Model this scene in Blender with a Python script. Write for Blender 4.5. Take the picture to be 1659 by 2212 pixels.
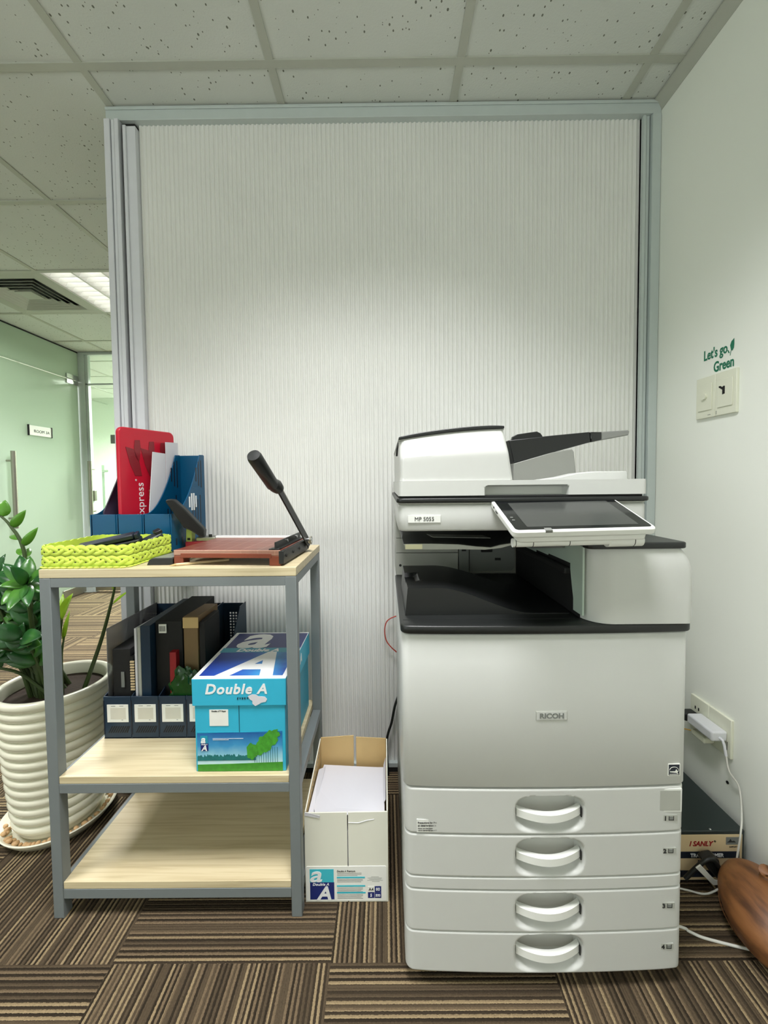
import bpy, bmesh, math, random
from mathutils import Vector, Matrix, Euler, noise
random.seed(7)
for o in list(bpy.data.objects): bpy.data.objects.remove(o)
SC = bpy.context.scene
COL = SC.collection
PI = math.pi

# ---------------------------------------------------------------- camera
IW, IH = 1659, 2212
FPX, CXP, CYP, CAMH = 880.0, 829.5, 1077.8, 1.05
_p, _r, _y = math.radians(2.308), math.radians(.578), math.radians(-.195)
_f = Vector((math.sin(_y)*math.cos(_p), math.cos(_y)*math.cos(_p), -math.sin(_p)))
_ri = Vector((math.cos(_y), -math.sin(_y), 0))
_dn = _f.cross(_ri)
RR = math.cos(_r)*_ri + math.sin(_r)*_dn
DD = math.cos(_r)*_dn - math.sin(_r)*_ri
cam = bpy.data.cameras.new('camera'); camo = bpy.data.objects.new('camera', cam); COL.objects.link(camo)
cam.sensor_fit = 'VERTICAL'; cam.sensor_height = 24.0; cam.lens = FPX/IH*24.0
cam.shift_y = (CYP-IH/2)/IH
cam.clip_start = .02
m = Matrix.Identity(4)
for i in range(3):
    m[i][0] = RR[i]; m[i][1] = -DD[i]; m[i][2] = -_f[i]
m.translation = (0, 0, CAMH)
camo.matrix_world = m
SC.camera = camo

def at(px, py, Y=None, X=None, Z=None):
    """point of the place seen at a photo pixel, at a known depth, side or height"""
    d = _f + RR*((px-CXP)/FPX) + DD*((py-CYP)/FPX)
    k = Y/d.y if Y is not None else (X/d.x if X is not None else (Z-CAMH)/d.z)
    return Vector((0, 0, CAMH)) + d*k

# ---------------------------------------------------------------- world, exposure, lamps
w = bpy.data.worlds.new('world'); SC.world = w; w.use_nodes = True
w.node_tree.nodes['Background'].inputs[0].default_value = (.9, 1, .95, 1)
w.node_tree.nodes['Background'].inputs[1].default_value = .02
SC.view_settings.view_transform = 'Standard'; SC.view_settings.look = 'None'
SC.view_settings.exposure = 0.13; SC.view_settings.gamma = 1.0
SC.view_settings.use_curve_mapping = False
CEIL = 2.329
LAMP_COL = (1.0, .985, 1.0)
LAMP_W = 22.0
LAMPS = [(-.048, .405), (-1.795, .405), (-1.795, 2.775), (-.048, -1.965), (-1.795, -1.965)]
def area(name, x, y, z, sx, sy, watts, spread=150, col=LAMP_COL):
    l = bpy.data.lights.new(name, 'AREA'); l.shape = 'RECTANGLE'; l.size = sx; l.size_y = sy
    l.energy = watts; l.color = col; l.spread = math.radians(spread)
    o = bpy.data.objects.new(name, l); COL.objects.link(o); o.location = (x, y, z)
    return o
for lx, ly in LAMPS:
    area('fluorescent_light', lx, ly, CEIL-.004, .54, .54, LAMP_W*(2.4 if ly > 2 else 1), 118)
area('next_room_light', -2.5, 5.2, CEIL-.06, .9, .9, 400, 160, (.97, 1, .92))
wl_ = area('ceiling_fill', -1.4, -3.12, 1.25, 3.6, 1.9, 48, 120, (.97, 1, 1))      # added unseen fill behind the viewer, lifts the dim ceiling
wl_.rotation_euler = (math.radians(145), 0, 0)    # tilted up so most of it reaches the ceiling
w2_ = area('side_fill', -2.9, -1.7, 1.35, 2.4, 1.7, 38, 150, (.97, 1, 1))      # added unseen fill at the left, brightens the right wall
w2_.rotation_euler = (math.radians(105), 0, math.radians(-90))
area('room_light', -4.0, 2.9, CEIL-.06, 1.2, .6, 60, 170, (.97, 1, .95))
SC.cycles.max_bounces = 16; SC.cycles.diffuse_bounces = 10

# ---------------------------------------------------------------- materials
def lin(c):
    c = c/255.0
    return c/12.92 if c <= .04045 else ((c+.055)/1.055)**2.4
def rgb(r, g, b): return (lin(r), lin(g), lin(b), 1)
class NT:
    def __init__(s, name):
        s.m = bpy.data.materials.new(name); s.m.use_nodes = True
        s.t = s.m.node_tree; s.n = s.t.nodes; s.p = s.n['Principled BSDF']
    def add(s, typ, **kw):
        n = s.n.new(typ)
        for k, v in kw.items():
            if k.startswith('i_'): n.inputs[k[2:].replace('_', ' ')].default_value = v
            else: setattr(n, k, v)
        return n
    def link(s, a, b): s.t.links.new(a, b)
    def math(s, op, a, b=None):
        n = s.n.new('ShaderNodeMath'); n.operation = op
        for i, v in enumerate((a, b)):
            if v is None: continue
            if isinstance(v, (int, float)): n.inputs[i].default_value = v
            else: s.link(v, n.inputs[i])
        return n.outputs[0]
    def ramp(s, fac, stops, interp='LINEAR'):
        n = s.n.new('ShaderNodeValToRGB'); n.color_ramp.interpolation = interp
        e = n.color_ramp.elements
        while len(e) < len(stops): e.new(.5)
        for q, (pos, c) in zip(e, stops): q.position = pos; q.color = c
        s.link(fac, n.inputs[0]); return n.outputs[0]
    def mix(s, fac, a, b):
        n = s.n.new('ShaderNodeMix'); n.data_type = 'RGBA'
        if isinstance(fac, (int, float)): n.inputs[0].default_value = fac
        else: s.link(fac, n.inputs[0])
        for sock, v in ((n.inputs[6], a), (n.inputs[7], b)):
            if isinstance(v, tuple): sock.default_value = v
            else: s.link(v, sock)
        return n.outputs[2]
    def coord(s): return s.add('ShaderNodeTexCoord').outputs['Object']
    def bump(s, h, strength=.2, dist=.01):
        b = s.add('ShaderNodeBump'); b.inputs['Strength'].default_value = strength; b.inputs['Distance'].default_value = dist
        s.link(h, b.inputs['Height']); s.link(b.outputs[0], s.p.inputs['Normal'])
def M(name, c, rough=.5, metal=0., spec=.5, var=.04, scale=30., coat=0., bump=0., emit=None, trans=0., alpha=1.):
    """plain surface with a little procedural variation of its own colour"""
    t = NT(name); c = rgb(*c)
    t.p.inputs['Roughness'].default_value = rough; t.p.inputs['Metallic'].default_value = metal
    t.p.inputs['Specular IOR Level'].default_value = spec
    t.p.inputs['Coat Weight'].default_value = coat; t.p.inputs['Coat Roughness'].default_value = .08
    t.p.inputs['Transmission Weight'].default_value = trans; t.p.inputs['Alpha'].default_value = alpha
    nz = t.add('ShaderNodeTexNoise'); nz.inputs['Scale'].default_value = scale; nz.inputs['Detail'].default_value = 4
    t.link(t.coord(), nz.inputs['Vector'])
    a = tuple(min(1, x*(1-var)) for x in c[:3])+(1,); b = tuple(min(1, x*(1+var)) for x in c[:3])+(1,)
    t.link(t.mix(nz.outputs[0], a, b), t.p.inputs['Base Color'])
    if bump: t.bump(nz.outputs[0], bump, .002)
    if emit:
        t.p.inputs['Emission Color'].default_value = rgb(*emit[0]); t.p.inputs['Emission Strength'].default_value = emit[1]
    return t.m

def carpet_mat():
    t = NT('carpet'); S = .48
    sep = t.add('ShaderNodeSeparateXYZ'); t.link(t.coord(), sep.inputs[0])
    u = t.math('DIVIDE', t.math('ADD', sep.outputs[0], .13+S*20), S); v = t.math('DIVIDE', t.math('ADD', sep.outputs[1], -.85+S*20), S)
    iu = t.math('FLOOR', u); iv = t.math('FLOOR', v)
    par = t.math('MODULO', t.math('ADD', iu, iv), 2)      # 0: stripes along Y
    fu = t.math('FRACT', u); fv = t.math('FRACT', v)
    mixf = t.add('ShaderNodeMix'); t.link(par, mixf.inputs[0]); t.link(fu, mixf.inputs[2]); t.link(fv, mixf.inputs[3])
    mixl = t.add('ShaderNodeMix'); t.link(par, mixl.inputs[0]); t.link(fv, mixl.inputs[2]); t.link(fu, mixl.inputs[3])
    nz0 = t.add('ShaderNodeTexNoise'); nz0.inputs['Scale'].default_value = 230; t.link(t.coord(), nz0.inputs['Vector'])
    wob = t.math('MULTIPLY', t.math('SUBTRACT', nz0.outputs[0], .5), .006)
    pos = t.math('ADD', mixf.outputs[0], wob)
    line = t.math('ADD', t.math('MULTIPLY', pos, 88), t.math('ADD', t.math('MULTIPLY', iu, 130), t.math('MULTIPLY', iv, 58)))
    wn = t.add('ShaderNodeTexWhiteNoise', noise_dimensions='1D'); t.link(t.math('FLOOR', line), wn.inputs['W'])
    n1 = t.add('ShaderNodeTexNoise', noise_dimensions='1D'); n1.inputs['Scale'].default_value = .22; t.link(line, n1.inputs['W'])
    odd = t.math('MODULO', t.math('FLOOR', line), 2)
    val = t.math('ADD', t.math('MULTIPLY', wn.outputs[0], .44), t.math('ADD', t.math('MULTIPLY', n1.outputs[0], .20), t.math('MULTIPLY', odd, .36)))
    col = t.ramp(val, [(0, rgb(42, 36, 28)), (.26, rgb(56, 48, 38)), (.44, rgb(86, 74, 58)), (.60, rgb(122, 105, 82)), (.76, rgb(160, 141, 108)), (1, rgb(174, 155, 121))], 'CONSTANT')
    tuft = t.add('ShaderNodeTexNoise'); tuft.inputs['Scale'].default_value = 330; tuft.inputs['Detail'].default_value = 4; t.link(t.coord(), tuft.inputs['Vector'])
    col2 = t.mix(t.math('MULTIPLY', tuft.outputs[0], .55), col, rgb(58, 48, 34))
    t.link(col2, t.p.inputs['Base Color']); t.p.inputs['Roughness'].default_value = .95; t.p.inputs['Specular IOR Level'].default_value = .15
    rib = t.math('ABSOLUTE', t.math('SUBTRACT', t.math('FRACT', line), .5))
    t.bump(t.math('ADD', t.math('MULTIPLY', rib, -1.2), tuft.outputs[0]), .7, .004)
    return t.m
def ceiling_mat():
    t = NT('ceiling_tile')
    mp = t.add('ShaderNodeMapping'); mp.inputs['Scale'].default_value = (78, 56, 78); t.link(t.coord(), mp.inputs[0])
    v = t.add('ShaderNodeTexVoronoi'); v.inputs['Scale'].default_value = 1.0; t.link(mp.outputs[0], v.inputs['Vector'])
    sep = t.add('ShaderNodeSeparateColor'); t.link(v.outputs['Color'], sep.inputs[0])
    keep = t.math('GREATER_THAN', sep.outputs[0], .22)
    size = t.math('MULTIPLY', sep.outputs[1], .23)
    hole = t.math('MULTIPLY', t.math('LESS_THAN', v.outputs['Distance'], size), keep)
    nz = t.add('ShaderNodeTexNoise'); nz.inputs['Scale'].default_value = 3; t.link(t.coord(), nz.inputs['Vector'])
    base = t.mix(nz.outputs[0], rgb(200, 205, 199), rgb(212, 216, 210))
    t.link(t.mix(hole, base, rgb(112, 114, 104)), t.p.inputs['Base Color']); t.p.inputs['Roughness'].default_value = .95
    n2 = t.add('ShaderNodeTexNoise'); n2.inputs['Scale'].default_value = 200; t.link(t.coord(), n2.inputs['Vector'])
    t.bump(t.math('SUBTRACT', n2.outputs[0], hole), .25, .003)
    return t.m
def wood_mat():
    t = NT('beech_laminate')
    mp = t.add('ShaderNodeMapping'); mp.inputs['Scale'].default_value = (2.2, 60, 60); t.link(t.coord(), mp.inputs[0])
    nz = t.add('ShaderNodeTexNoise'); nz.inputs['Scale'].default_value = 1.6; nz.inputs['Detail'].default_value = 6; nz.inputs['Distortion'].default_value = .6
    t.link(mp.outputs[0], nz.inputs['Vector'])
    t.link(t.ramp(nz.outputs[0], [(.25, rgb(180, 164, 128)), (.5, rgb(202, 188, 152)), (.8, rgb(212, 200, 167))]), t.p.inputs['Base Color'])
    t.p.inputs['Roughness'].default_value = .45
    return t.m
def board_mat():
    """red-brown cutting board printed with a thin pale grid"""
    t = NT('cutter_board'); sep = t.add('ShaderNodeSeparateXYZ'); t.link(t.coord(), sep.inputs[0])
    g = None
    for k in (0, 1):
        fr = t.math('FRACT', t.math('MULTIPLY', sep.outputs[k], 1/.042))
        l = t.math('LESS_THAN', fr, .03)
        g = l if g is None else t.math('MAXIMUM', g, l)
    nz = t.add('ShaderNodeTexNoise'); nz.inputs['Scale'].default_value = 60; nz.inputs['Detail'].default_value = 6; t.link(t.coord(), nz.inputs['Vector'])
    base = t.mix(nz.outputs[0], rgb(98, 40, 28), rgb(122, 58, 42))
    t.link(t.mix(t.math('MULTIPLY', g, .5), base, rgb(214, 176, 150)), t.p.inputs['Base Color']); t.p.inputs['Roughness'].default_value = .32
    return t.m
def leaf_mat():
    t = NT('zz_leaf'); nz = t.add('ShaderNodeTexNoise'); nz.inputs['Scale'].default_value = 9; t.link(t.coord(), nz.inputs['Vector'])
    t.link(t.ramp(nz.outputs[0], [(.3, rgb(20, 58, 28)), (.55, rgb(38, 88, 38)), (.78, rgb(82, 134, 46))]), t.p.inputs['Base Color'])
    t.p.inputs['Roughness'].default_value = .28; t.p.inputs['Subsurface Weight'].default_value = 0
    return t.m
def leather_mat():
    t = NT('tan_leather')
    mp = t.add('ShaderNodeMapping'); mp.inputs['Scale'].default_value = (26, 5, 26); mp.inputs['Rotation'].default_value = (0, 0, .5); t.link(t.coord(), mp.inputs[0])
    nz = t.add('ShaderNodeTexNoise'); nz.inputs['Scale'].default_value = 1.5; nz.inputs['Detail'].default_value = 5; t.link(mp.outputs[0], nz.inputs['Vector'])
    t.link(t.ramp(nz.outputs[0], [(.3, rgb(76, 46, 24)), (.5, rgb(124, 80, 44)), (.8, rgb(148, 102, 60))]), t.p.inputs['Base Color'])
    t.p.inputs['Roughness'].default_value = .5; t.bump(nz.outputs[0], .3, .004)
    return t.m
def print_ramp(name, axis, lo, hi, stops, rough=.45):
    """printed artwork: ink colours blending along one axis of the sheet"""
    t = NT(name); sep = t.add('ShaderNodeSeparateXYZ'); t.link(t.coord(), sep.inputs[0])
    f = t.math('DIVIDE', t.math('SUBTRACT', sep.outputs[axis], lo), hi-lo)
    nz = t.add('ShaderNodeTexNoise'); nz.inputs['Scale'].default_value = 40; t.link(t.coord(), nz.inputs['Vector'])
    f2 = t.math('ADD', f, t.math('MULTIPLY', t.math('SUBTRACT', nz.outputs[0], .5), .18))
    t.link(t.ramp(f2, stops), t.p.inputs['Base Color']); t.p.inputs['Roughness'].default_value = rough
    return t.m

m_wall = M('painted_wall', (236, 239, 231), .6, var=.015, scale=4)
m_grid = M('ceiling_grid', (178, 181, 170), .5)
m_alu = M('powder_aluminium', (186, 196, 194), .35, spec=.6)
m_alu2 = M('bright_aluminium', (212, 214, 220), .28, spec=.7)
m_dark = M('dark_gap', (22, 23, 22), .7)
m_panel = M('polycarbonate', (224, 225, 221), .30, var=.05, scale=5, spec=.6)
m_carpet = carpet_mat(); m_ceil = ceiling_mat(); m_wood = wood_mat(); m_board = board_mat(); m_leaf = leaf_mat(); m_leather = leather_mat()
m_grey = M('grey_steel_paint', (114, 121, 122), .45)
m_white = M('copier_white', (196, 198, 194), .38, var=.01)
m_white2 = M('copier_white_gloss', (224, 226, 221), .22, var=.01)
m_lgrey = M('copier_grey', (168, 170, 162), .45)
m_mint = M('copier_inner_mint', (172, 188, 176), .45)
m_mid = M('copier_mid_grey', (120, 124, 120), .5)
m_black = M('black_plastic', (22, 25, 24), .42, var=.08, scale=200)
m_trayblack = M('tray_black', (17, 19, 19), .4, var=.05)
m_support = M('support_grey', (128, 130, 124), .5)
m_gloss = M('black_gloss', (14, 16, 17), .12, spec=.6)
m_screen = M('screen_glass', (60, 62, 60), .2, spec=.7)
m_deepblack = M('deep_black', (12, 13, 13), .7)  # black parts, and slots and openings drawn as black pieces
m_smoke = M('smoke_grey', (120, 122, 118), .3)
m_ink = M('ink', (34, 36, 36), .6)
m_inkgrey = M('grey_ink', (110, 114, 112), .6)
m_paper = M('paper', (208, 208, 214), .75, var=.01)
m_sticker = M('sticker_white', (232, 233, 226), .5)
m_greenink = M('green_vinyl', (10, 112, 82), .5)
m_switch = M('switch_plastic', (222, 224, 206), .4)
m_lime = M('lime_plastic', (204, 226, 84), .4, var=.05)
m_blue = M('blue_plastic', (4, 76, 112), .36, spec=.3, var=.04)
m_navy = M('navy_plastic', (24, 46, 66), .4)
m_navydk = M('dark_navy', (20, 28, 42), .45)
m_red = M('red_plastic', (186, 20, 46), .3)
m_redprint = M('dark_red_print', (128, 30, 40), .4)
m_purple = M('grey_purple_plastic', (98, 84, 108), .35)
m_chrome = M('chrome', (200, 202, 200), .2, metal=1)
m_steel = M('brushed_steel', (160, 158, 146), .35, metal=.9)
m_cyan = M('carton_cyan', (52, 176, 208), .4)
m_cyan2 = M('carton_teal', (34, 148, 176), .4)
m_cartonwhite = M('carton_white', (232, 234, 234), .4)
m_logonavy = M('logo_navy', (28, 42, 110), .4)
m_logoblue = print_ramp('logo_blue_print', 0, -.11, .11, [(0, rgb(24, 52, 140)), (.45, rgb(30, 84, 176)), (.75, rgb(50, 140, 196)), (1, rgb(26, 60, 150))])
m_teal = M('label_teal', (64, 184, 200), .45)
m_box = M('white_card', (222, 222, 208), .7, var=.03, scale=12)
m_kraft = M('kraft_card', (196, 168, 116), .8, var=.04)
m_ceramic = M('ivory_ceramic', (226, 224, 204), .22, var=.03, scale=8)
m_soil = M('soil', (52, 40, 28), .95, var=.5, scale=120, bump=.6)
m_pebble = M('pebble', (182, 148, 104), .6, var=.25, scale=60)
m_stem = M('plant_stem', (58, 76, 36), .5, var=.2)
m_fresh = M('fresh_leaf', (84, 140, 40), .3, var=.25, scale=14)
m_bud = M('young_leaf', (140, 178, 40), .35, var=.15)
m_green_bag = M('green_film', (22, 70, 24), .25, var=.5, scale=60)
m_frost = None
m_trafo = M('dark_green_steel', (38, 48, 48), .4)
m_cream = M('cream_plate', (214, 192, 152), .5, var=.06)
m_redink = M('dark_red_ink', (150, 24, 30), .5)
m_charger = M('charger_white', (214, 216, 220), .35)
m_cable = M('white_cable', (214, 214, 206), .45)
m_redwire = M('red_wire', (178, 60, 44), .45)
m_yellowwire = M('yellow_wire', (190, 150, 60), .5)
m_tube = M('lit_tube', (255, 255, 250), .5, emit=((255, 255, 246), 3.6))
m_reflector = M('lamp_reflector', (240, 240, 238), .25)
m_orange = M('cutter_wood', (120, 54, 28), .45, var=.12, scale=25)
m_brownbox = M('brown_card', (120, 96, 62), .6)
m_sky = print_ramp('printed_sky', 2, 0, 1, [(0, rgb(220, 235, 235)), (.5, rgb(80, 160, 200)), (1, rgb(26, 84, 150))])
m_grass = M('printed_grass', (60, 140, 40), .5, var=.35, scale=90)
m_foliage = M('printed_foliage', (66, 150, 44), .5, var=.5, scale=120)
m_treeline = M('printed_treeline', (30, 110, 110), .5, var=.4, scale=120)
m_limeblock = M('lime_resin', (188, 210, 110), .3)
m_yellowlabel = M('pale_yellow_label', (222, 218, 182), .5)
m_cardprint = M('card_print', (208, 206, 194), .6)
def glassy(name, c, rough, alpha_mix):
    t = NT(name); t.p.inputs['Base Color'].default_value = rgb(*c); t.p.inputs['Roughness'].default_value = rough
    t.p.inputs['Specular IOR Level'].default_value = .9
    tr = t.add('ShaderNodeBsdfTransparent'); tr.inputs[0].default_value = (.96, .99, .965, 1)
    mx = t.add('ShaderNodeMixShader'); mx.inputs[0].default_value = alpha_mix
    out = t.n['Material Output']; t.link(tr.outputs[0], mx.inputs[1]); t.link(t.p.outputs[0], mx.inputs[2]); t.link(mx.outputs[0], out.inputs[0])
    return t.m
def frosted(name, c, c2):
    t = NT(name); t.p.inputs['Base Color'].default_value = rgb(*c); t.p.inputs['Roughness'].default_value = .12; t.p.inputs['Specular IOR Level'].default_value = .8
    tr = t.add('ShaderNodeBsdfTranslucent'); tr.inputs[0].default_value = rgb(*c2)
    mx = t.add('ShaderNodeMixShader'); mx.inputs[0].default_value = .5
    t.link(tr.outputs[0], mx.inputs[1]); t.link(t.p.outputs[0], mx.inputs[2]); t.link(mx.outputs[0], t.n['Material Output'].inputs[0])
    return t.m
m_frost = frosted('frosted_green_glass', (182, 197, 182), (200, 212, 198))
m_clear = glassy('clear_glass', (190, 225, 205), .04, .22)
m_film = glassy('grey_clear_plastic', (120, 118, 122), .18, .72)

# ---------------------------------------------------------------- mesh helpers
def wloc(o):
    v = Vector((0, 0, 0))
    while o: v += o.location; o = o.parent
    return v
class MB:
    def __init__(s): s.b = bmesh.new()
    def face(s, pts):
        vs = [s.b.verts.new(p) for p in pts]; s.b.faces.new(vs); return s
    def box(s, x0, x1, y0, y1, z0, z1, M4=None):
        v = [Vector((x, y, z)) for x in (x0, x1) for y in (y0, y1) for z in (z0, z1)]
        if M4: v = [M4 @ q for q in v]
        v = [s.b.verts.new(q) for q in v]
        for f in ((0, 1, 3, 2), (4, 6, 7, 5), (0, 4, 5, 1), (2, 3, 7, 6), (0, 2, 6, 4), (1, 5, 7, 3)): s.b.faces.new([v[i] for i in f])
        return s
    def prism(s, loop, vec):
        vec = Vector(vec); n = len(loop)
        a = [s.b.verts.new(Vector(p)) for p in loop]; b = [s.b.verts.new(Vector(p)+vec) for p in loop]
        s.b.faces.new(a); s.b.faces.new(b[::-1])
        for i in range(n): s.b.faces.new((a[i], a[(i+1) % n], b[(i+1) % n], b[i]))
        return s
    def loft(s, loops, closed=True, cap=True):
        L = [[s.b.verts.new(p) for p in lp] for lp in loops]; n = len(L[0])
        for A, B in zip(L, L[1:]):
            for i in range(n if closed else n-1):
                j = (i+1) % n; s.b.faces.new((A[i], A[j], B[j], B[i]))
        if cap and closed:
            s.b.faces.new(L[0]); s.b.faces.new(L[-1][::-1])
        return s
    def tube(s, pts, r, n=8):
        pts = [Vector(p) for p in pts]; rs = r if isinstance(r, (list, tuple)) else [r]*len(pts)
        loops = []; ref = None
        for i, p in enumerate(pts):
            t = (pts[min(i+1, len(pts)-1)]-pts[max(i-1, 0)]).normalized()
            if ref is None: ref = t.orthogonal().normalized()
            ref = (ref - t*ref.dot(t)); ref = ref.normalized() if ref.length > 1e-5 else t.orthogonal().normalized()
            bn = t.cross(ref)
            loops.append([p + (ref*math.cos(a)+bn*math.sin(a))*rs[i] for a in [2*PI*k/n for k in range(n)]])
        return s.loft(loops)
    def lathe(s, prof, c, n=48, cap=True):
        return s.loft([[Vector((c[0]+r*math.cos(2*PI*k/n), c[1]+r*math.sin(2*PI*k/n), z)) for k in range(n)] for r, z in prof], True, cap)
    def ell(s, c, rad, rot=None, u=10, v=6):
        R = rot.to_matrix().to_4x4() if rot else Matrix.Identity(4)
        bmesh.ops.create_uvsphere(s.b, u_segments=u, v_segments=v, radius=1, matrix=Matrix.Translation(c) @ R @ Matrix.Diagonal((*rad, 1)))
        return s
    def build(s, name, mat, parent=None, bevel=0, seg=2, smooth=40, local=False, solid=0):
        bmesh.ops.recalc_face_normals(s.b, faces=s.b.faces[:])
        me = bpy.data.meshes.new(name)
        if parent is not None and not local:
            off = wloc(parent); bmesh.ops.translate(s.b, verts=s.b.verts[:], vec=-off)
        s.b.to_mesh(me); s.b.free()
        for mm in (mat if isinstance(mat, list) else [mat]): me.materials.append(mm)
        if smooth:
            me.polygons.foreach_set('use_smooth', [True]*len(me.polygons)); me.set_sharp_from_angle(angle=math.radians(smooth))
        o = bpy.data.objects.new(name, me); COL.objects.link(o); o.parent = parent
        if solid:
            q = o.modifiers.new('solid', 'SOLIDIFY'); q.thickness = solid; q.offset = 0
        if bevel:
            q = o.modifiers.new('bevel', 'BEVEL'); q.width = bevel; q.segments = seg; q.limit_method = 'ANGLE'; q.angle_limit = math.radians(42)
        return o
def box(name, mat, x0, x1, y0, y1, z0, z1, parent=None, bevel=0, **k): return MB().box(x0, x1, y0, y1, z0, z1).build(name, mat, parent, bevel, **k)
def tag(o, label=None, cat=None, group=None, kind=None):
    if label: o['label'] = label
    if cat: o['category'] = cat
    if group: o['group'] = group
    if kind: o['kind'] = kind
    return o
def thing(name, loc, label, cat, group=None, rotz=0):
    o = bpy.data.objects.new(name, None); o.empty_display_size = .05; COL.objects.link(o); o.location = loc; o.rotation_euler = (0, 0, rotz)
    return tag(o, label, cat, group)
def struct(o): o['kind'] = 'structure'; return o
def copy_tree(o, parent=None):
    c = o.copy(); COL.objects.link(c)
    if parent: c.parent = parent
    for ch in list(o.children): copy_tree(ch, c)
    return c
def sp(pts, n=6):
    """smooth path through the given points (for cables)"""
    P_ = [Vector(p) for p in pts]; out = []
    for i in range(len(P_)-1):
        p0, p1, p2, p3 = P_[max(i-1, 0)], P_[i], P_[i+1], P_[min(i+2, len(P_)-1)]
        for k in range(n):
            f = k/n; out.append(.5*((2*p1)+(-p0+p2)*f+(2*p0-5*p1+4*p2-p3)*f*f+(-p0+3*p1-3*p2+p3)*f**3))
    return out+[P_[-1]]
def text(name, s, mat, parent, org, xd, up, size, align='LEFT', bold=0., shear=0., sx=1., ext=.0003, local=False, space=1.):
    """flat lettering as a mesh: org = baseline point, xd = reading direction, up = letter height direction"""
    cu = bpy.data.curves.new(name, 'FONT'); cu.body = s; cu.size = size; cu.align_x = align; cu.offset = bold*size; cu.shear = shear
    cu.resolution_u = 3; cu.extrude = ext; cu.space_character = space
    to = bpy.data.objects.new('tmp', cu); me = bpy.data.meshes.new_from_object(to)
    bpy.data.objects.remove(to); bpy.data.curves.remove(cu)
    X = Vector(xd).normalized(); U = Vector(up).normalized(); N = X.cross(U)
    off = Vector((0, 0, 0)) if (local or parent is None) else wloc(parent)
    for v in me.vertices:
        c = v.co; v.co = Vector(org) + X*(c.x*sx) + U*c.y + N*c.z - off
    me.materials.clear(); me.materials.append(mat); me.name = name
    o = bpy.data.objects.new(name, me); COL.objects.link(o); o.parent = parent
    return o
FX, FZ = (1, 0, 0), (0, 0, 1)
def arc(cx, cy, r, a0, a1, n=6): return [(cx+r*math.cos(math.radians(a0+(a1-a0)*i/n)), cy+r*math.sin(math.radians(a0+(a1-a0)*i/n))) for i in range(n+1)]
def rrect(x0, x1, y0, y1, r, n=5): return arc(x0+r, y0+r, r, 180, 270, n)+arc(x1-r, y0+r, r, 270, 360, n)+arc(x1-r, y1-r, r, 0, 90, n)+arc(x0+r, y1-r, r, 90, 180, n)
def smooth01(t): t = max(0, min(1, t)); return t*t*(3-2*t)

# ================================================================ SETTING
WR = .945          # right wall
YP = 1.45          # partition plane
GL = -2.95         # glass wall on the left
YF = 3.985         # far glass wall
struct(box('floor', m_carpet, -5.2, WR+.1, -3.2, 6.6, -.06, 0))
# ceiling: tiles with lamp and vent cells left open, grid bars as a part
gx = [-.912+.582*k for k in range(-8, 4)]; gx = [x for x in gx if x < WR]
GX0, GY0, GS = -.338, 1.294, .58
xs = [-.338+.58*k for k in range(-9, 3)]; ys = [1.294+.593*k for k in range(-8, 9)]
lampcells = {(-1, -2), (-4, -2)}
def cell(lx, ly):
    i = max(k for k, x in enumerate(xs) if x < lx); j = max(k for k, y in enumerate(ys) if y < ly); return i, j
holes = {cell(*l) for l in LAMPS}
vent_cell = cell(-2.37, 2.775); holes.add(vent_cell)
b = MB()
XX = xs + [WR]; 
for i in range(len(XX)-1):
    for j in range(len(ys)-1):
        if (i, j) in holes: continue
        b.box(XX[i], XX[i+1], ys[j], ys[j+1], CEIL+.004, CEIL+.02)
b.box(-5.3, WR+.1, -3.5, 6.7, CEIL+.12, CEIL+.15)
ceil = struct(b.build('ceiling', m_ceil, smooth=0))
b = MB()
for x in xs: b.box(x-.012, x+.012, -3.2, 6.5, CEIL, CEIL+.006)
for y in ys: b.box(xs[0], WR, y-.012, y+.012, CEIL-.0006, CEIL+.006)
b.build('ceiling_grid', m_grid, ceil, smooth=0)
struct(box('wall_right', m_wall, WR, WR+.08, -3.2, YF+2.6, -.06, CEIL+.12))
struct(box('wall_front', m_wall, -5.2, WR+.08, -3.28, -3.2, -.06, CEIL+.12))
# wall-angle moulding along the right wall
struct(MB().prism([(WR, -3.2, CEIL+.004), (WR-.026, -3.2, CEIL+.002), (WR-.026, -3.2, CEIL-.004), (WR-.010, -3.2, CEIL-.012), (WR, -3.2, CEIL-.034)], (0, YP+3.2, 0)).build('trim_1', m_grid, bevel=.002))

# corrugated partition panel
b = MB(); x0, x1 = -.838, .888; pitch = .0155; n = int((x1-x0)/pitch); pr = []
for k in range(n):
    for q, d in ((0, .004), (.12, .0012), (.3, 0), (.5, 0), (.62, .0012), (.72, .003)):
        pr.append((x0+(k+q)*pitch, YP+d))
pr.append((x1, YP+.004))
b.loft([[Vector((x, y, z)) for x, y in pr] for z in (.02, .7, 1.4, 2.29)], closed=False)
b.box(x0, x1, YP+.006, YP+.012, .02, 2.29)
struct(b.build('wall_back', m_panel, smooth=30))
b = MB()       # top rail and bottom rail
b.box(-.935, .944, YP-.022, YP+.03, 2.286, 2.328)
b.box(-.935, .944, YP-.026, YP-.022, 2.318, 2.328)
struct(b.build('trim_2', m_alu, bevel=.0015))
b = MB()       # left post: square column with grooves, then the panel stile
b.box(-.938, -.918, YP-.03, YP+.06, 0, 2.286); b.box(-.916, -.905, YP-.026, YP+.06, 0, 2.286); b.box(-.903, -.889, YP-.03, YP+.06, 0, 2.286)
b.box(-.879, -.838, YP-.018, YP+.02, 0, 2.27); b.box(-.879, -.868, YP-.024, YP+.02, 0, 2.27)
struct(b.build('trim_3', m_alu2, bevel=.0015))
struct(box('trim_4', m_dark, -.936, -.845, YP-.008, YP+.05, 0, 2.285))
b = MB()       # right jamb and stile
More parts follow.
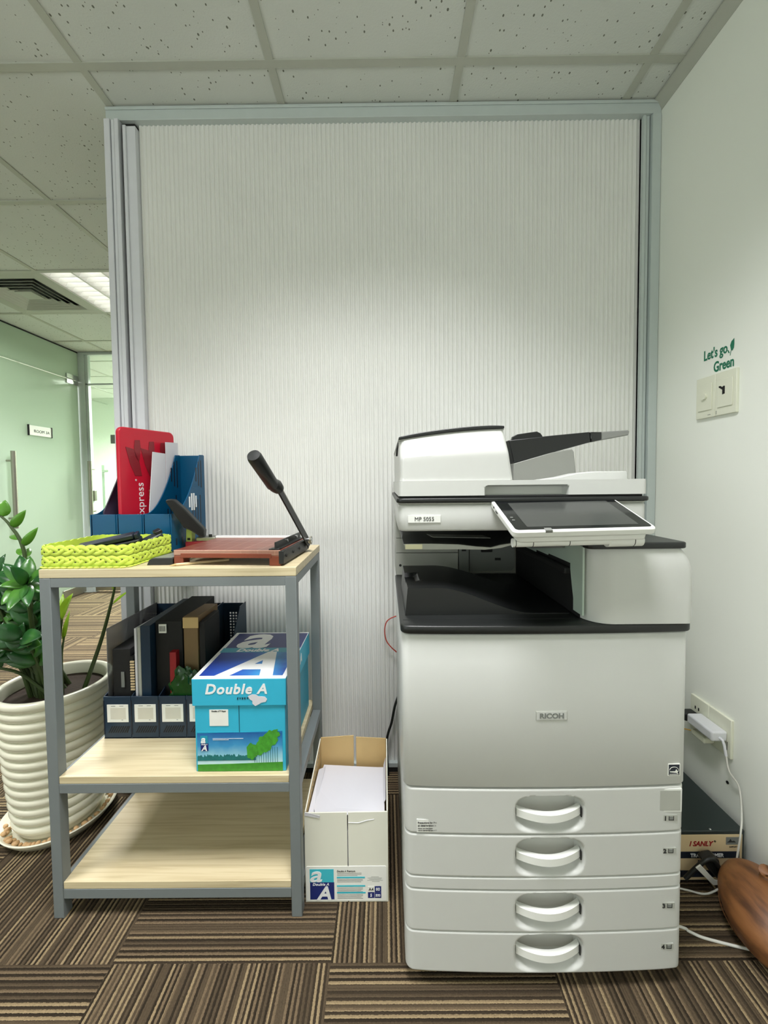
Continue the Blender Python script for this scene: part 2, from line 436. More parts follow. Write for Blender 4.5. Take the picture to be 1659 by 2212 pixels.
b.box(.915, .944, YP-.024, YP+.03, 0, 2.286); b.box(.888, .899, YP-.016, YP+.02, 0, 2.286); b.box(.901, .912, YP-.012, YP+.02, 0, 2.286)
struct(b.build('trim_5', m_alu, bevel=.0015))
struct(box('trim_6', m_dark, .888, .944, YP-.004, YP+.02, 0, 2.285))
b = MB(); b.box(-.838, .888, YP-.014, YP+.02, .018, .034)
struct(b.build('trim_7', m_alu, bevel=.001))
struct(box('baseboard_back', m_dark, -.938, .944, YP-.012, YP+.03, 0, .018))

# left frosted glass wall with a door in it
struct(box('wall_left', m_frost, GL-.006, GL+.006, -3.2, YF-.03, 2.052, CEIL))
d1 = struct(box('door_1', m_frost, GL-.006, GL+.006, 2.93, YF-.045, .012, 2.044))
struct(box('wall_left_lower', m_frost, GL-.006, GL+.006, -3.2, 2.915, .012, 2.044)).name = 'wall_left_side'
struct(box('trim_8', m_dark, GL-.007, GL+.007, -3.2, YF-.03, CEIL-.012, CEIL))
b = MB(); b.box(GL-.016, GL+.016, 3.80, YF-.045, 2.004, 2.044); b.build('top_fitting', m_chrome, d1, .002)
b = MB(); b.box(GL-.016, GL+.016, 3.80, YF-.045, 2.054, 2.094); b.build('transom_fitting', m_chrome, d1, .002)
b = MB(); b.box(GL-.016, GL+.016, 3.66, YF-.045, .015, .09); b.build('bottom_fitting', m_steel, d1, .002)
b = MB(); b.tube([(GL+.06, 3.17, .72), (GL+.06, 3.17, 1.325)], .017, 14)
for z in (.80, 1.25): b.tube([(GL, 3.17, z), (GL+.06, 3.17, z)], .008, 8)
b.build('handle', m_steel, d1)
# far wall: post, head, transom, glass door into a bright room
struct(MB().box(GL-.02, -2.885, YF-.03, YF+.03, 0, CEIL).build('trim_9', m_alu, bevel=.002))
struct(MB().box(-2.885, WR, YF-.03, YF+.03, 2.305, CEIL).box(-2.885, WR, YF-.02, YF+.02, 2.02, 2.034).box(-2.885, -2.86, YF-.02, YF+.02, 0, 2.305).build('trim_10', m_alu, bevel=.002))
d2 = struct(box('door_2', m_clear, -2.856, -2.02, YF-.006, YF+.006, .012, 2.018))
struct(box('window_1', m_clear, -2.856, -2.02, YF-.004, YF+.004, 2.036, 2.304))
b = MB(); b.tube([(-2.845, YF-.06, .72), (-2.845, YF-.06, 1.285)], .017, 14)
for z in (.80, 1.21): b.tube([(-2.845, YF-.06, z), (-2.845, YF, z)], .008, 8)
b.build('handle', m_steel, d2)
MB().tube([(-2.80, YF+.06, .80), (-2.80, YF+.06, 1.25)], .012, 10).tube([(-2.80, YF+.06, 1.19), (-2.74, YF+.03, 1.19)], .012, 10).build('inner_handle', m_steel, d2)
box('lock', m_steel, -2.885, -2.835, YF-.02, YF+.012, .90, 1.0, d2, .002)
box('bottom_fitting', m_steel, -2.86, -2.60, YF-.022, YF+.022, .015, .09, d2, .002)
struct(box('wall_far', m_wall, -2.02, WR, YF-.03, YF+.03, 0, 2.305))
struct(box('wall_next_room', m_wall, -5.2, WR, 6.5, 6.6, 0, CEIL+.1)).name = 'wall_north'
struct(box('wall_behind_glass', m_wall, -5.28, -5.2, -3.2, 6.6, 0, CEIL+.12)).name = 'wall_west'
# ================================================================ CEILING THINGS
def cellbox(i, j): return XX[i]+.012, XX[i+1]-.012, ys[j]+.012, ys[j+1]-.012
def make_fixture(i, j, label):
    x0, x1, y0, y1 = cellbox(i, j)
    t = thing('ceiling_light', ((x0+x1)/2, (y0+y1)/2, CEIL), label, 'ceiling light', 'recessed louvred ceiling lights')
    b = MB()
    b.box(x0, x1, y0, y1, CEIL+.09, CEIL+.095)
    for a in ((x0, x0+.004, y0, y1), (x1-.004, x1, y0, y1), (x0, x1, y0, y0+.004), (x0, x1, y1-.004, y1)): b.box(*a, CEIL, CEIL+.09)
    b.build('housing', m_reflector, t)
    for k in range(3):
        xx = x0 + (x1-x0)*(k+.5)/3
        MB().tube([(xx, y0+.01, CEIL+.062), (xx, y1-.01, CEIL+.062)], .013, 10).build('lamp_tube', m_tube, t)
    b = MB()
    for k in range(4):
        xx = x0+.004 + (x1-x0-.008)*k/3
        b.prism([(xx-.006, y0, CEIL+.004), (xx+.006, y0, CEIL+.004), (xx+.028 if k < 3 else xx, y0, CEIL+.045), (xx-.028 if k else xx, y0, CEIL+.045)], (0, y1-y0, 0))
    for k in range(1, 9):
        yy = y0 + (y1-y0)*k/9; b.box(x0, x1, yy-.0015, yy+.0015, CEIL+.004, CEIL+.038)
    b.build('louvre', m_reflector, t, smooth=0)
    return t
for l, lab in zip(LAMPS, ('square lit louvred ceiling light overhead between copier and shelf table', 'square lit louvred ceiling light above the plant pot side of the aisle',
                          'square lit louvred ceiling light beside the square vent, left of partition', 'square louvred ceiling light behind the viewer near the right wall', 'square louvred ceiling light behind the viewer near the glass wall')):
    if l[1] > 2: make_fixture(*cell(*l), lab)
x0, x1, y0, y1 = cellbox(*vent_cell); cx, cy = (x0+x1)/2, (y0+y1)/2
t = thing('air_diffuser', (cx, cy, CEIL), 'square four-way air vent with dark slots in the ceiling at left edge', 'air vent')
hs = (x1-x0)/2
def ring(h0, h1, z0, z1):
    b = MB(); A = [(-1, -1), (1, -1), (1, 1), (-1, 1)]
    L = []
    for h, z in ((h0, z0), (h1, z1), (h1-.003, z1), (h0-.003, z0)): L.append([Vector((cx+sx*h, cy+sy*h*(y1-y0)/(x1-x0), z)) for sx, sy in A])
    L.append(L[0]); b.loft(L, cap=False); return b
ring(hs, hs-.05, CEIL, CEIL-.004).build('frame', m_grid, t, smooth=0)
for k in range(5):
    h = hs-.055-.036*k
    ring(h, h-.024, CEIL-.004, CEIL+.016).build('blade', m_grid, t, smooth=0)
box('core', m_grid, cx-.055, cx+.055, cy-.055, cy+.055, CEIL-.004, CEIL+.004, t)
box('backing', m_deepblack, x0, x1, y0, y1, CEIL+.06, CEIL+.07, t)

# ================================================================ DOOR SIGNS
t = thing('room_sign', (GL+.012, 3.49, 1.475), 'white ROOM 3A plate on the green frosted glass door', 'door sign')
box('plate', m_sticker, GL+.007, GL+.016, 3.372, 3.602, 1.474, 1.556, t, .001)
for y in (3.368, 3.600): box('end_cap', m_dark, GL+.006, GL+.02, y, y+.006, 1.470, 1.560, t)
text('lettering', 'ROOM 3A', m_ink, t, (GL+.0166, 3.42, 1.499), (0, 1, 0), FZ, .034, bold=0, space=1.06)
t = thing('room_sign', (-2.56, YF-.01, 1.46), 'grey plate reading ROOM on the clear glass door behind the red folder', 'door sign')
box('plate', m_smoke, -2.664, -2.43, YF-.016, YF-.0065, 1.455, 1.54, t, .001)
text('lettering', 'ROOM', m_ink, t, (-2.585, YF-.0166, 1.482), FX, FZ, .034, bold=.01)

# ================================================================ SHELF TABLE
TX0, TX1, TY0, TY1 = -.815, -.211, .945, 1.285
LG = .026
T = thing('shelf_table', ((TX0+TX1)/2, (TY0+TY1)/2, 0), 'grey steel three-tier shelf table with pale wood boards in front of the partition', 'shelf table')
for x in (TX0, TX1-LG):
    for y in (TY0, TY1-LG): box('leg', m_grey, x, x+LG, y, y+LG, 0, .833, T, .0015)
for za, zb in ((.811, .833), (.312, .335), (.049, .073)):
    for y in (TY0+.0006, TY1-LG+.0006): box('rail', m_grey, TX0+LG, TX1-LG, y, y+LG-.0012, za, zb, T, .001)
    for x in (TX0+.0006, TX1-LG+.0006): box('side_rail', m_grey, x, x+LG-.0012, TY0+LG, TY1-LG, za, zb, T, .001)
box('tabletop', m_wood, TX0, TX1, TY0, TY1+.006, .8335, .854, T, .001)
for z in (.335, .073): box('shelf', m_wood, TX0+LG+.0005, TX1-LG-.0005, TY0+.001, TY1, z+.0004, z+.018, T, .001)
TT = .854; MS = .3532

# ================================================================ COPIER
PX0, PX1, PYF, PYB = .030, .609, .800, 1.40
P = thing('photocopier', (.32, 1.1, 0), 'large white floor-standing office copier with four paper drawers', 'photocopier')
def plan(x0, x1, yf, yb, r=.018, bow=.007, ins=0., n=14):
    """outline of a front with rounded vertical corners and a slight bow, plus two back corners"""
    x0 += ins; x1 -= ins; yf += ins
    xc, hw = (x0+x1)/2, (x1-x0)/2
    pts = []
    def bw(x): return bow*((x-xc)/hw)**2
    for k in range(6):
        a = math.radians(180+90*k/5); pts.append((x0+r+r*math.cos(a), yf+bow+r+r*math.sin(a)))
    for k in range(1, n):
        x = x0+r+(x1-x0-2*r)*k/n; pts.append((x, yf+bw(x)+(bow-bw(x0+r))*0))
    for k in range(6):
        a = math.radians(270+90*k/5); pts.append((x1-r+r*math.cos(a), yf+bow+r+r*math.sin(a)))
    pts.append((x1, yb)); pts.append((x0, yb))
    return pts
def slab(name, mat, x0, x1, yf, yb, z0, z1, parent, e=.0025, r=.018, bow=.007):
    rows = [(z0, e), (z0+e*.35, e*.35), (z0+e, 0), (z1-e, 0), (z1-e*.35, e*.35), (z1, e)]
    return MB().loft([[Vector((x, y, z)) for x, y in plan(x0, x1, yf, yb, r, bow, i)] for z, i in rows]).build(name, mat, parent, smooth=50)
HX0, HX1 = .2585, .3965
def drawer(z0, z1, parent, hz=None, e=.0025):
    """drawer front; hz = (bottom, top) of a dished grip modelled in its face"""
    r, bow = .018, .007; x0, x1 = PX0+.003, PX1-.002
    xc, hw = (x0+x1)/2, (x1-x0)/2
    cols = []
    for k in range(6):
        a = math.radians(180+90*k/5); cols.append((x0+r+r*math.cos(a), PYF+bow+r+r*math.sin(a)))
    xsr = [x0+r+(HX0-.012-x0-r)*k/6 for k in range(1, 7)]+[HX0-.012+(HX1-HX0+.024)*k/56 for k in range(1, 57)]+[HX1+.012+(x1-r-HX1-.012)*k/6 for k in range(1, 6)]
    for x in xsr: cols.append((x, PYF+bow*((x-xc)/hw)**2))
    for k in range(6):
        a = math.radians(270+90*k/5); cols.append((x1-r+r*math.cos(a), PYF+bow+r+r*math.sin(a)))
    nz = 44
    zs = [(z0, e), (z0+e*.35, e*.35)]+[(z0+e+(z1-z0-2*e)*k/nz, 0) for k in range(nz+1)]+[(z1-e*.35, e*.35), (z1, e)]
    def depth(x, z):
        if not hz: return 0
        u = (x-(HX0+HX1)/2)/((HX1-HX0)/2); v = (z-(hz[0]+hz[1])/2)/((hz[1]-hz[0])/2)
        d = (abs(u)**4.2+abs(v)**3.4)**(1/3.6)
        s = smooth01((1.04-d)/.20)
        return s*(.034*smooth01((v+1.02)/.75)+.004)
    loops = [[Vector((x + (ins if i < 6 else (-ins if i >= len(cols)-6 else 0)), y+ins+depth(x, z), z)) for i, (x, y) in enumerate(cols)]+[Vector((x1, .87, z)), Vector((x0, .87, z))] for z, ins in zs]
    d = MB().loft(loops).build('drawer', m_white, parent, smooth=55)
    if hz:
        zc = hz[0]+(hz[1]-hz[0])*.46
        L = []
        for k in range(21):
            u = -1+2*k/20; x = (HX0+HX1)/2+u*.0655; bowy = .016*(1-u*u)
            y = PYF+.012-bowy; zz = zc+.004*u*u+.0015*u
            L.append([Vector((x, y, zz+.0085)), Vector((x, y-.003, zz+.0065)), Vector((x, y-.0035, zz-.0085)), Vector((x, y+.006, zz-.0085)), Vector((x, y+.009, zz+.0065))])
        MB().loft(L).build('handle', m_white2, d, smooth=50)
        MB().box(HX1-.0045, HX1-.0025, PYF+.004, PYF+.014, zc-.006, zc+.012).build('slot', m_dark, d)
        # inner back line of the grip pocket
    return d
# body
box('base', m_deepblack, .07, .57, .86, 1.36, .012, .040, P)
for x in (.10, .54):
    for y in (.90, 1.32): MB().tube([(x-.012, y, .02), (x+.012, y, .02)], .02, 14).build('caster', m_deepblack, P)
slab('cabinet', m_white, PX0+.004, PX1-.003, PYF+.03, PYB, .036, .746, P, r=.01, bow=.002)
slab('front_cover', m_white, PX0, PX1, PYF, .86, .430, .7455, P, e=.003)
dr = [drawer(.332, .4265, P, (.336, .412)), drawer(.2415, .330, P, (.243, .3235)), drawer(.124, .212, P, (.128, .207)), drawer(.036, .1225, P, (.039, .119))]
drawer(.2140, .2400, P).name = 'drawer_divider'
# deck
slab('deck', m_black, PX0-.002, PX1+.003, PYF-.006, 1.25, .7470, .7640, P, e=.003)
MB().box(PX0+.004, PX1-.002, .836, .8375, .7638, .7644).build('deck_groove', m_deepblack, P)
# rear tower behind the output recess
slab('rear_housing', m_lgrey, PX0, .60, 1.255, PYB, .7645, .945, P, r=.004, bow=0)
box('rear_panel', m_lgrey, PX0+.001, .222, 1.244, 1.256, .7645, .832, P, .0012)
box('rear_panel', m_lgrey, PX0+.001, .222, 1.244, 1.256, .8335, .878, P, .0012)
box('rear_panel', m_lgrey, PX0+.001, .222, 1.244, 1.256, .8795, .945, P, .0012)
MB().tube([(.044, 1.2435, .795), (.044, 1.246, .795)], .004, 10).build('screw', m_dark, P)
box('rear_pillar', m_mid, .224, .255, 1.240, 1.256, .7645, .945, P, .002)
box('pillar_slot', m_dark, .232, .245, 1.2385, 1.241, .838, .862, P)
MB().prism([(x, 1.246, z) for x, z in [(.257, .945), (.395, .945)]+arc(.38, .79, .015, 0, -90)+[(.257, .775)]], (0, .01, 0)).build('inner_panel', m_mid, P)
box('inner_slot', m_deepblack, .292, .327, 1.243, 1.2475, .833, .857, P, .003)
box('inner_knob', m_dark, .335, .352, 1.243, 1.2475, .808, .815, P)
# exit side wall of the recess (left face of the right-hand tower)
XW = .398
MB().prism([(XW, .82, .775), (XW, .82, .935), (XW, .875, .935), (XW, .875, .86), (XW, .868, .83), (XW, .86, .80), (XW, .86, .775)], (.004, 0, 0)).build('exit_frame', m_mint, P)
MB().prism([(XW+.001, .875, .935), (XW+.001, 1.20, .935), (XW+.001, 1.20, .862), (XW+.001, 1.08, .862), (XW+.001, 1.08, .868), (XW+.001, 1.0, .868), (XW+.001, 1.0, .872), (XW+.001, .875, .872)], (.004, 0, 0)).build('exit_plate', m_mint, P)
b = MB()
for y0, y1, za, zb in ((.90, 1.22, .928, .945), (.93, .945, .905, .93), (.99, 1.02, .915, .935), (1.06, 1.09, .912, .935)): b.box(XW-.002, XW+.002, y0, y1, za, zb)
b.build('exit_cutout', m_deepblack, P)
box('exit_roller_bar', m_deepblack, XW-.012, XW+.003, .875, 1.20, .847, .862, P, .003)
MB().prism([(XW+.003, .84, .765), (XW+.003, .84, .93), (XW+.003, 1.25, .93), (XW+.003, 1.25, .765)], (.006, 0, 0)).build('exit_backing', m_deepblack, P)
MB().prism([(XW-.006, .90, .905), (XW-.03, 1.02, .885), (XW-.03, 1.15, .88), (XW-.006, 1.15, .886), (XW-.004, 1.02, .889), (XW-.002, .90, .908)], (0, 0, -.004)).build('paper_guide', m_smoke, P)
# output tray: moulded black height field
b = MB(); NXT, NYT = 44, 30; X0, X1, Y0, Y1 = .046, .394, .868, 1.105
def tray_h(x, y):
    u = (x-X0)/(X1-X0); v = (y-Y0)/(Y1-Y0)
    top = .8225
    h = .766+(top-.766)*(1-smooth01((u-.18-.05*v)/(.60+.1*v)))
    if u < .07 and .30 < v < .62: h -= .010
    return h
loops = []
for j in range(NYT+1):
    y = Y0+(Y1-Y0)*j/NYT
    loops.append([Vector((X0+(X1-X0)*i/NXT, y, tray_h(X0+(X1-X0)*i/NXT, y))) for i in range(NXT+1)]+[Vector((X1, y, .764)), Vector((X0-.006*(1 if j < 99 else 0), y-(.004 if j == 0 else 0), .764))])
b.loft(loops).build('output_tray', m_trayblack, P, smooth=45)
# right-hand tower
rows = []
for z, xr, ins in ((.765, .610, .0), (.80, .611, 0), (.85, .611, 0), (.872, .609, 0), (.890, .604, .001), (.904, .597, .003), (.914, .590, .006)):
    rows.append([Vector((x, y, z)) for x, y in arc(.403+.05, .797+ins+.05, .05, 180, 270, 10)+arc(xr-.016, .797+ins+.016, .016, 270, 360, 5)+[(xr, 1.24), (.403, 1.24)]])
b = MB().loft(rows).build('tower', m_white, P, smooth=50)
slab('tower_cap', m_black, .398, .594, .796, 1.24, .9145, .927, P, e=.002, r=.01, bow=.001)
# scanner
slab('scanner_body', m_white, .0275, .556, .861, PYB, .9455, 1.0020, P, e=.004, r=.016, bow=.002)
slab('scanner_strip', m_lgrey, .028, .555, .862, PYB, 1.0022, 1.0058, P, e=.001, r=.014, bow=.002)
slab('scanner_rim', m_black, .0235, .560, .856, PYB, 1.0062, 1.0158, P, e=.002, r=.014, bow=.002)
slab('scanner_gap', m_deepblack, .030, .552, .866, PYB, 1.0158, 1.0205, P, e=.0005, r=.012, bow=.002)
# lid with a grip recess
def face_grid(name, mat, x0, x1, yf, yb, z0, z1, fn, nx, nz, parent):
    loops = []
    for j in range(nz+1):
        z = z0+(z1-z0)*j/nz
        loops.append([Vector((x0+(x1-x0)*i/nx, yf+fn(x0+(x1-x0)*i/nx, z), z)) for i in range(nx+1)]+[Vector((x1, yb, z)), Vector((x0, yb, z))])
    return MB().loft(loops).build(name, mat, parent, smooth=45)
def lid_fn(x, z):
    e = 0
    dx = max(.028+.010-x, x-(.556-.010), 0); e += .010-math.sqrt(max(0, .010**2-dx*dx)) if dx > 0 else 0
    u = (x-.300)/.0885; v = (z-1.0205)/.0215
    d = max(abs(u), 0)
    s = smooth01((1.0-abs(u))/.05)*smooth01((1.02-v)/.16) if v < 1.05 else 0
    if abs(u) > .86 and v > .55: s *= smooth01((1.12-math.hypot((abs(u)-.86)/.14, (v-.55)/.45))/.2)
    return e+.022*s
face_grid('lid', m_white, .028, .556, .863, PYB, 1.0206, 1.0525, lid_fn, 180, 22, P)
# document feeder: lower face upright, upper face leaning back, curved top
def adf_top(x): u = (x-.031)/(.258-.031); return 1.139+.0215*(1-(1-u)**1.8)
loops = []
for v in [k/18 for k in range(19)]:
    lp = []
    xr = .273-.016*v
    n = 16
    def zz(x): return 1.0526+(adf_top(min(x, .258))-1.0526)*v
    lean = 0 if v < .54 else .016*((v-.54)/.46)
    pts = arc(.031+.014, .867+.014, .014, 180, 270, 5)+[(.045+(xr-.055)*k/n, .867) for k in range(1, n)]+arc(xr-.010, .867+.010, .010, 270, 360, 4)+[(xr, 1.37), (.031, 1.37)]
    loops.append([Vector((x, y+(lean if y < 1.3 else 0), zz(x))) for x, y in pts])
MB().loft(loops).build('feeder_housing', m_white, P, smooth=14)
tp = [(x, adf_top(x)) for x in [.030+(.257-.030)*k/20 for k in range(21)]]
MB().prism([(x, .8845, z+.0003) for x, z in tp]+[(x, .8845, z+.0025) for x, z in tp[::-1]], (0, .484, 0)).build('feeder_strip', m_lgrey, P)
MB().prism([(x, .880, z+.0028) for x, z in tp]+[(x, .880, z+.0105-.002*(abs(i-10)/10)**6) for i, (x, z) in list(enumerate(tp))[::-1]], (0, .49, 0)).build('feeder_cover', m_black, P, bevel=.0015)
MB().tube([(.0315, .93, 1.139), (.0285, .95, 1.128), (.0275, .96, 1.112)], .0022, 6).build('feeder_hinge', m_black, P)
YD = 1.0
def pp(Y, *q): return [at(a, c, Y=Y) for a, c in q]
MB().prism(pp(YD, (1099, 951), (1110, 1000), (1236, 966), (1276, 955), (1274, 933), (1180, 942)), (0, .22, 0)).build('document_tray', m_trayblack, P, bevel=.002)
MB().prism(pp(YD+.02, (1105, 953), (1108, 943), (1118, 938), (1160, 932), (1168, 936), (1176, 948), (1140, 960)), (0, .012, 0)).build('document_guide', m_trayblack, P, bevel=.001)
MB().prism(pp(YD, (1275, 933), (1277, 955), (1300, 950), (1300, 933)), (0, .21, 0)).build('tray_hinge', m_gloss, P, bevel=.002)
MB().prism(pp(YD+.003, (1294, 933), (1297, 951), (1358, 940), (1360, 931), (1357, 929)), (0, .18, 0)).build('tray_extension', m_smoke, P, bevel=.002)
MB().prism(pp(YD, (1108, 1038), (1110, 1001), (1192, 977), (1236, 970), (1240, 976), (1246, 1038)), (0, .2, 0)).build('feeder_support', m_support, P, bevel=.002)
MB().prism(pp(.96, (1158, 1037.5), (1210, 1030), (1245, 1022), (1280, 1018.5), (1352, 1017.5), (1356, 1021), (1357, 1037.5)), (0, .34, 0)).build('paper_ramp', m_white, P, bevel=.002)
# bridge tray under the scanner
tr = [(.040, .913), (.10, .913), (.16, .911), (.20, .906), (.233, .9035), (.255, .909), (.29, .914), (.33, .916), (.36, .912)]
lo = [(.36, .911), (.33, .914), (.29, .911), (.255, .902), (.22, .8985), (.16, .9), (.10, .9), (.044, .901)]
MB().prism([(x, .90, z) for x, z in tr+lo], (0, .012, 0)).build('bridge_tray_lip', m_lgrey, P, bevel=.001)
b = MB(); b.loft([[Vector((x+(.006 if y > 1 else 0), y, z+.0004)) for x, z in tr]+[Vector((x, y, z-.003)) for x, z in tr[::-1]] for y in (.905, 1.0, 1.1, 1.235)])
b.build('bridge_tray', m_black, P, smooth=40)
box('bridge_tray_label', m_yellowlabel, .043, .081, .8992, .901, .9015, .9122, P)
MB().prism([(.110, .95, .9205), (.245, .95, .917), (.235, .99, .918), (.10, .99, .9225)], (0, 0, .0012)).build('bridge_flap', m_smoke, P)
# control panel: tilted slab in its own basis
FLp, FRp, BRp, BLp = at(1098, 1151, Y=.722), at(1416, 1138, Y=.735), at(1327, 1075, Y=.872), at(1069, 1078, Y=.868)
O = (FLp+FRp+BRp+BLp)/4
ex = ((FRp-FLp)+(BRp-BLp)).normalized(); ey = ((BLp-FLp)+(BRp-FRp)); ey = (ey-ex*ey.dot(ex)).normalized(); en = ex.cross(ey)
wd = ((FRp-FLp).length+(BRp-BLp).length)/4; hd = ((BLp-FLp).length+(BRp-FRp).length)/4
def pl(u, v, h=0): return O+ex*u+ey*v+en*h
def plate(name, mat, u0, u1, v0, v1, r, h0, h1, parent, bev=.001): return MB().prism([pl(u, v, h0) for u, v in rrect(u0, u1, v0, v1, r)], en*(h1-h0)).build(name, mat, parent, bevel=bev)
cp = plate('control_panel', m_white2, -wd, wd, -hd, hd, .010, -.014, 0, P, .003)
plate('panel_back', m_white2, -wd+.010, wd-.012, -hd+.004, hd-.012, .010, -.026, -.0138, cp, .003)
plate('bezel', m_gloss, -wd+.006, wd-.006, -hd+.006, hd-.004, .007, -.0004, .0006, cp, 0)
plate('screen', m_screen, -wd+.030, wd-.026, -hd+.016, hd-.022, .002, .0002, .0009, cp, 0)
plate('sensor_sticker', m_smoke, -wd+.058, -wd+.071, -hd-.0004, -hd+.010, .001, -.004, .0012, cp, 0)
for v in (-.030, -.018): plate('button', m_smoke, -wd+.0125, -wd+.018, v, v+.003, .001, .0002, .0010, cp, 0)
plate('port', m_deepblack, -wd-.0006, -wd+.002, .02, .034, .001, -.009, -.006, cp, 0)
plate('port', m_deepblack, -wd-.0006, -wd+.002, .044, .050, .001, -.007, -.003, cp, 0)
b = MB(); b.tube([pl(-wd+.006, -hd+.016, -.031), pl(wd-.075, -hd+.016, -.031)], .0085, 14); b.build('hinge_tube', m_white2, cp)
b = MB(); b.tube([pl(wd-.078, -hd+.02, -.034), pl(wd-.012, -hd+.02, -.034)], .012, 14); b.build('hinge_tube', m_white2, cp)
for u in (-wd+.010, -wd+.042, -wd+.11): MB().tube([pl(u, -hd+.016, -.031), pl(u+.0012, -hd+.016, -.031)], .0088, 14).build('hinge_ring', m_dark, cp)
MB().tube([pl(wd-.030, -hd+.02, -.034), pl(wd-.0288, -hd+.02, -.034)], .0123, 14).build('hinge_ring', m_dark, cp)
MB().prism([(.245, .80, .985), (.245, .80, .947), (.262, .76, .940), (.40, .76, .94), (.40, .87, .985), (.245, .87, .985)], (0, .0, .006)).build('panel_arm', m_white2, P, bevel=.003)
# marks on the copier
def fx(x): return PYF+.007*((x-.3195)/.2895)**2
bd = box('brand_badge', m_lgrey, .2975, .360, fx(.33)-.0012, fx(.33)+.002, .5705, .5890, P, .0005)
box('badge_face', m_white, .2988, .3588, fx(.33)-.0018, fx(.33), .5717, .5878, bd)
text('badge_lettering', 'RICOH', m_mid, bd, (.3288, fx(.33)-.0019, .5753), FX, FZ, .0142, 'CENTER', bold=.035, sx=1.12, ext=.0006)
lb = box('model_plate', m_white2, .0475, .1165, .8598, .862, .9640, .9800, P, .0004)
text('model_lettering', 'MP 5055', m_ink, lb, (.082, .8594, .9680), FX, FZ, .0118, 'CENTER', bold=.0)
es = box('energy_label', m_sticker, .5675, .592, fx(.58)-.0008, fx(.58)+.003, .4495, .4745, P)
box('energy_mark', m_navydk, .5690, .5905, fx(.58)-.0011, fx(.58)+.003, .4510, .4730, es)
yy = fx(.58)-.0013
MB().tube([(.5705+.009*(1-math.cos(a)), yy, .4615+.007*math.sin(a)) for a in [PI*k/10 for k in range(11)]], .0005, 5).build('energy_arc', m_sticker, es)
MB().prism([(.571, yy, .459), (.582, yy, .4595), (.584, yy, .464), (.586, yy, .460), (.589, yy, .4605), (.5865, yy, .457), (.588, yy, .454), (.584, yy, .456), (.571, yy, .4575)], (0, .0003, 0)).build('energy_star_shape', m_sticker, es)
for z in (.4535, .4520): box('energy_line', m_sticker, .5705, .589, yy, yy+.0003, z, z+.0005, es)
pr_ = box('warning_label', m_white2, .0575, .1725, fx(.115)-.0006+.002, fx(.06)+.003, .3350, .3620, dr[0])
yl = fx(.115)-.0010+.002
for s, z, sz, bo in (('Precautions for Printing To avoid a malfunction', .3535, .0052, .005), ('or deterioration in print quality', .3475, .0052, .005), ('\u2022Never use inkjet paper.', .3422, .0032, 0), ('\u2022Use an appropriate type of OHP transparency set in the correct orientation.', .3383, .0032, 0)):
    text('label_lettering', s, m_ink, pr_, (.0595, yl, z), FX, FZ, sz, bold=bo, sx=.95 if sz > .004 else .98)
win = box('paper_window', m_white2, .5485, .5975, fx(.575)-.0005, fx(.575)+.004, .3735, .4225, dr[0], .001)
box('window_pane', m_lgrey, .5515, .5945, fx(.575)-.0009, fx(.575)+.003, .3765, .4195, win, .001)
for k, (zc, d) in enumerate(zip((.3605, .2915, .1745, .0865), dr)):
    q = box('tray_label', m_lgrey, .5555-.002*k*.5, .5885-.001*k, fx(.575)-.0005, fx(.575)+.003, zc-.0055, zc+.0065, d)
    text('tray_number', str(k+1), m_ink, q, (.561, fx(.575)-.0008, zc-.0042), FX, FZ, .0125, bold=.03)
    b = MB(); X, Y = .571, fx(.575)-.0009
    b.box(X, X+.0105, Y, Y+.0005, zc-.0042, zc-.003); b.box(X, X+.0012, Y, Y+.0005, zc-.0042, zc+.0045); b.box(X+.0093, X+.0105, Y, Y+.0005, zc-.0042, zc+.0045)
    b.build('tray_symbol', m_ink, q); box('tray_symbol_fill', m_mid, X+.002, X+.0085, Y, Y+.0005, zc-.0024, zc+.0036, q)

# ================================================================ LIME BASKET AND CONTENTS
BX0, BX1, BY0, BY1, BH = -.826, -.612, .957, 1.165, .058
t = thing('plastic_basket', ((BX0+BX1)/2, (BY0+BY1)/2, TT), 'lime green woven plastic basket with scalloped rim on the table top corner', 'basket')
def outline(ins=0., r=.022): return rrect(BX0+ins, BX1-ins, BY0+ins, BY1-ins, r, 6)
def along(pts, step):
    res = []; n = len(pts); L = [(Vector(pts[(i+1) % n])-Vector(pts[i])).length for i in range(n)]; tot = sum(L); k = max(8, round(tot/step))
    for q in range(k):
        d = tot*q/k; i = 0
        while d > L[i]: d -= L[i]; i += 1
        a, c = Vector(pts[i]), Vector(pts[(i+1) % n]); dr_ = (c-a).normalized(); res.append((a+dr_*d, dr_))
    return res
b = MB()
oo, ii = outline(.0015), outline(.004)
fine = along(oo, .0035); 
def scal(k, n): return .0035*abs(math.sin(PI*k/(n/32)))
lo_, up_, up2, lo2 = [], [], [], []
for k, (p, d) in enumerate(fine):
    nrm = Vector((-d.y, d.x)); q = p+nrm*.0025; h = TT+BH-.006+scal(k, len(fine))
    lo_.append(Vector((p.x, p.y, TT+.002))); up_.append(Vector((p.x, p.y, h))); up2.append(Vector((q.x, q.y, h))); lo2.append(Vector((q.x, q.y, TT+.002)))
b.loft([lo_, up_, up2, lo2], cap=False)
b.prism([(x, y, TT+.0005) for x, y in outline(.002)], (0, 0, .003))
b.build('basket_wall', m_lime, t, smooth=50)
pth = along(outline(0), .0025); NPT = len(pth); NW = 11          # three flat strands plaited around each band
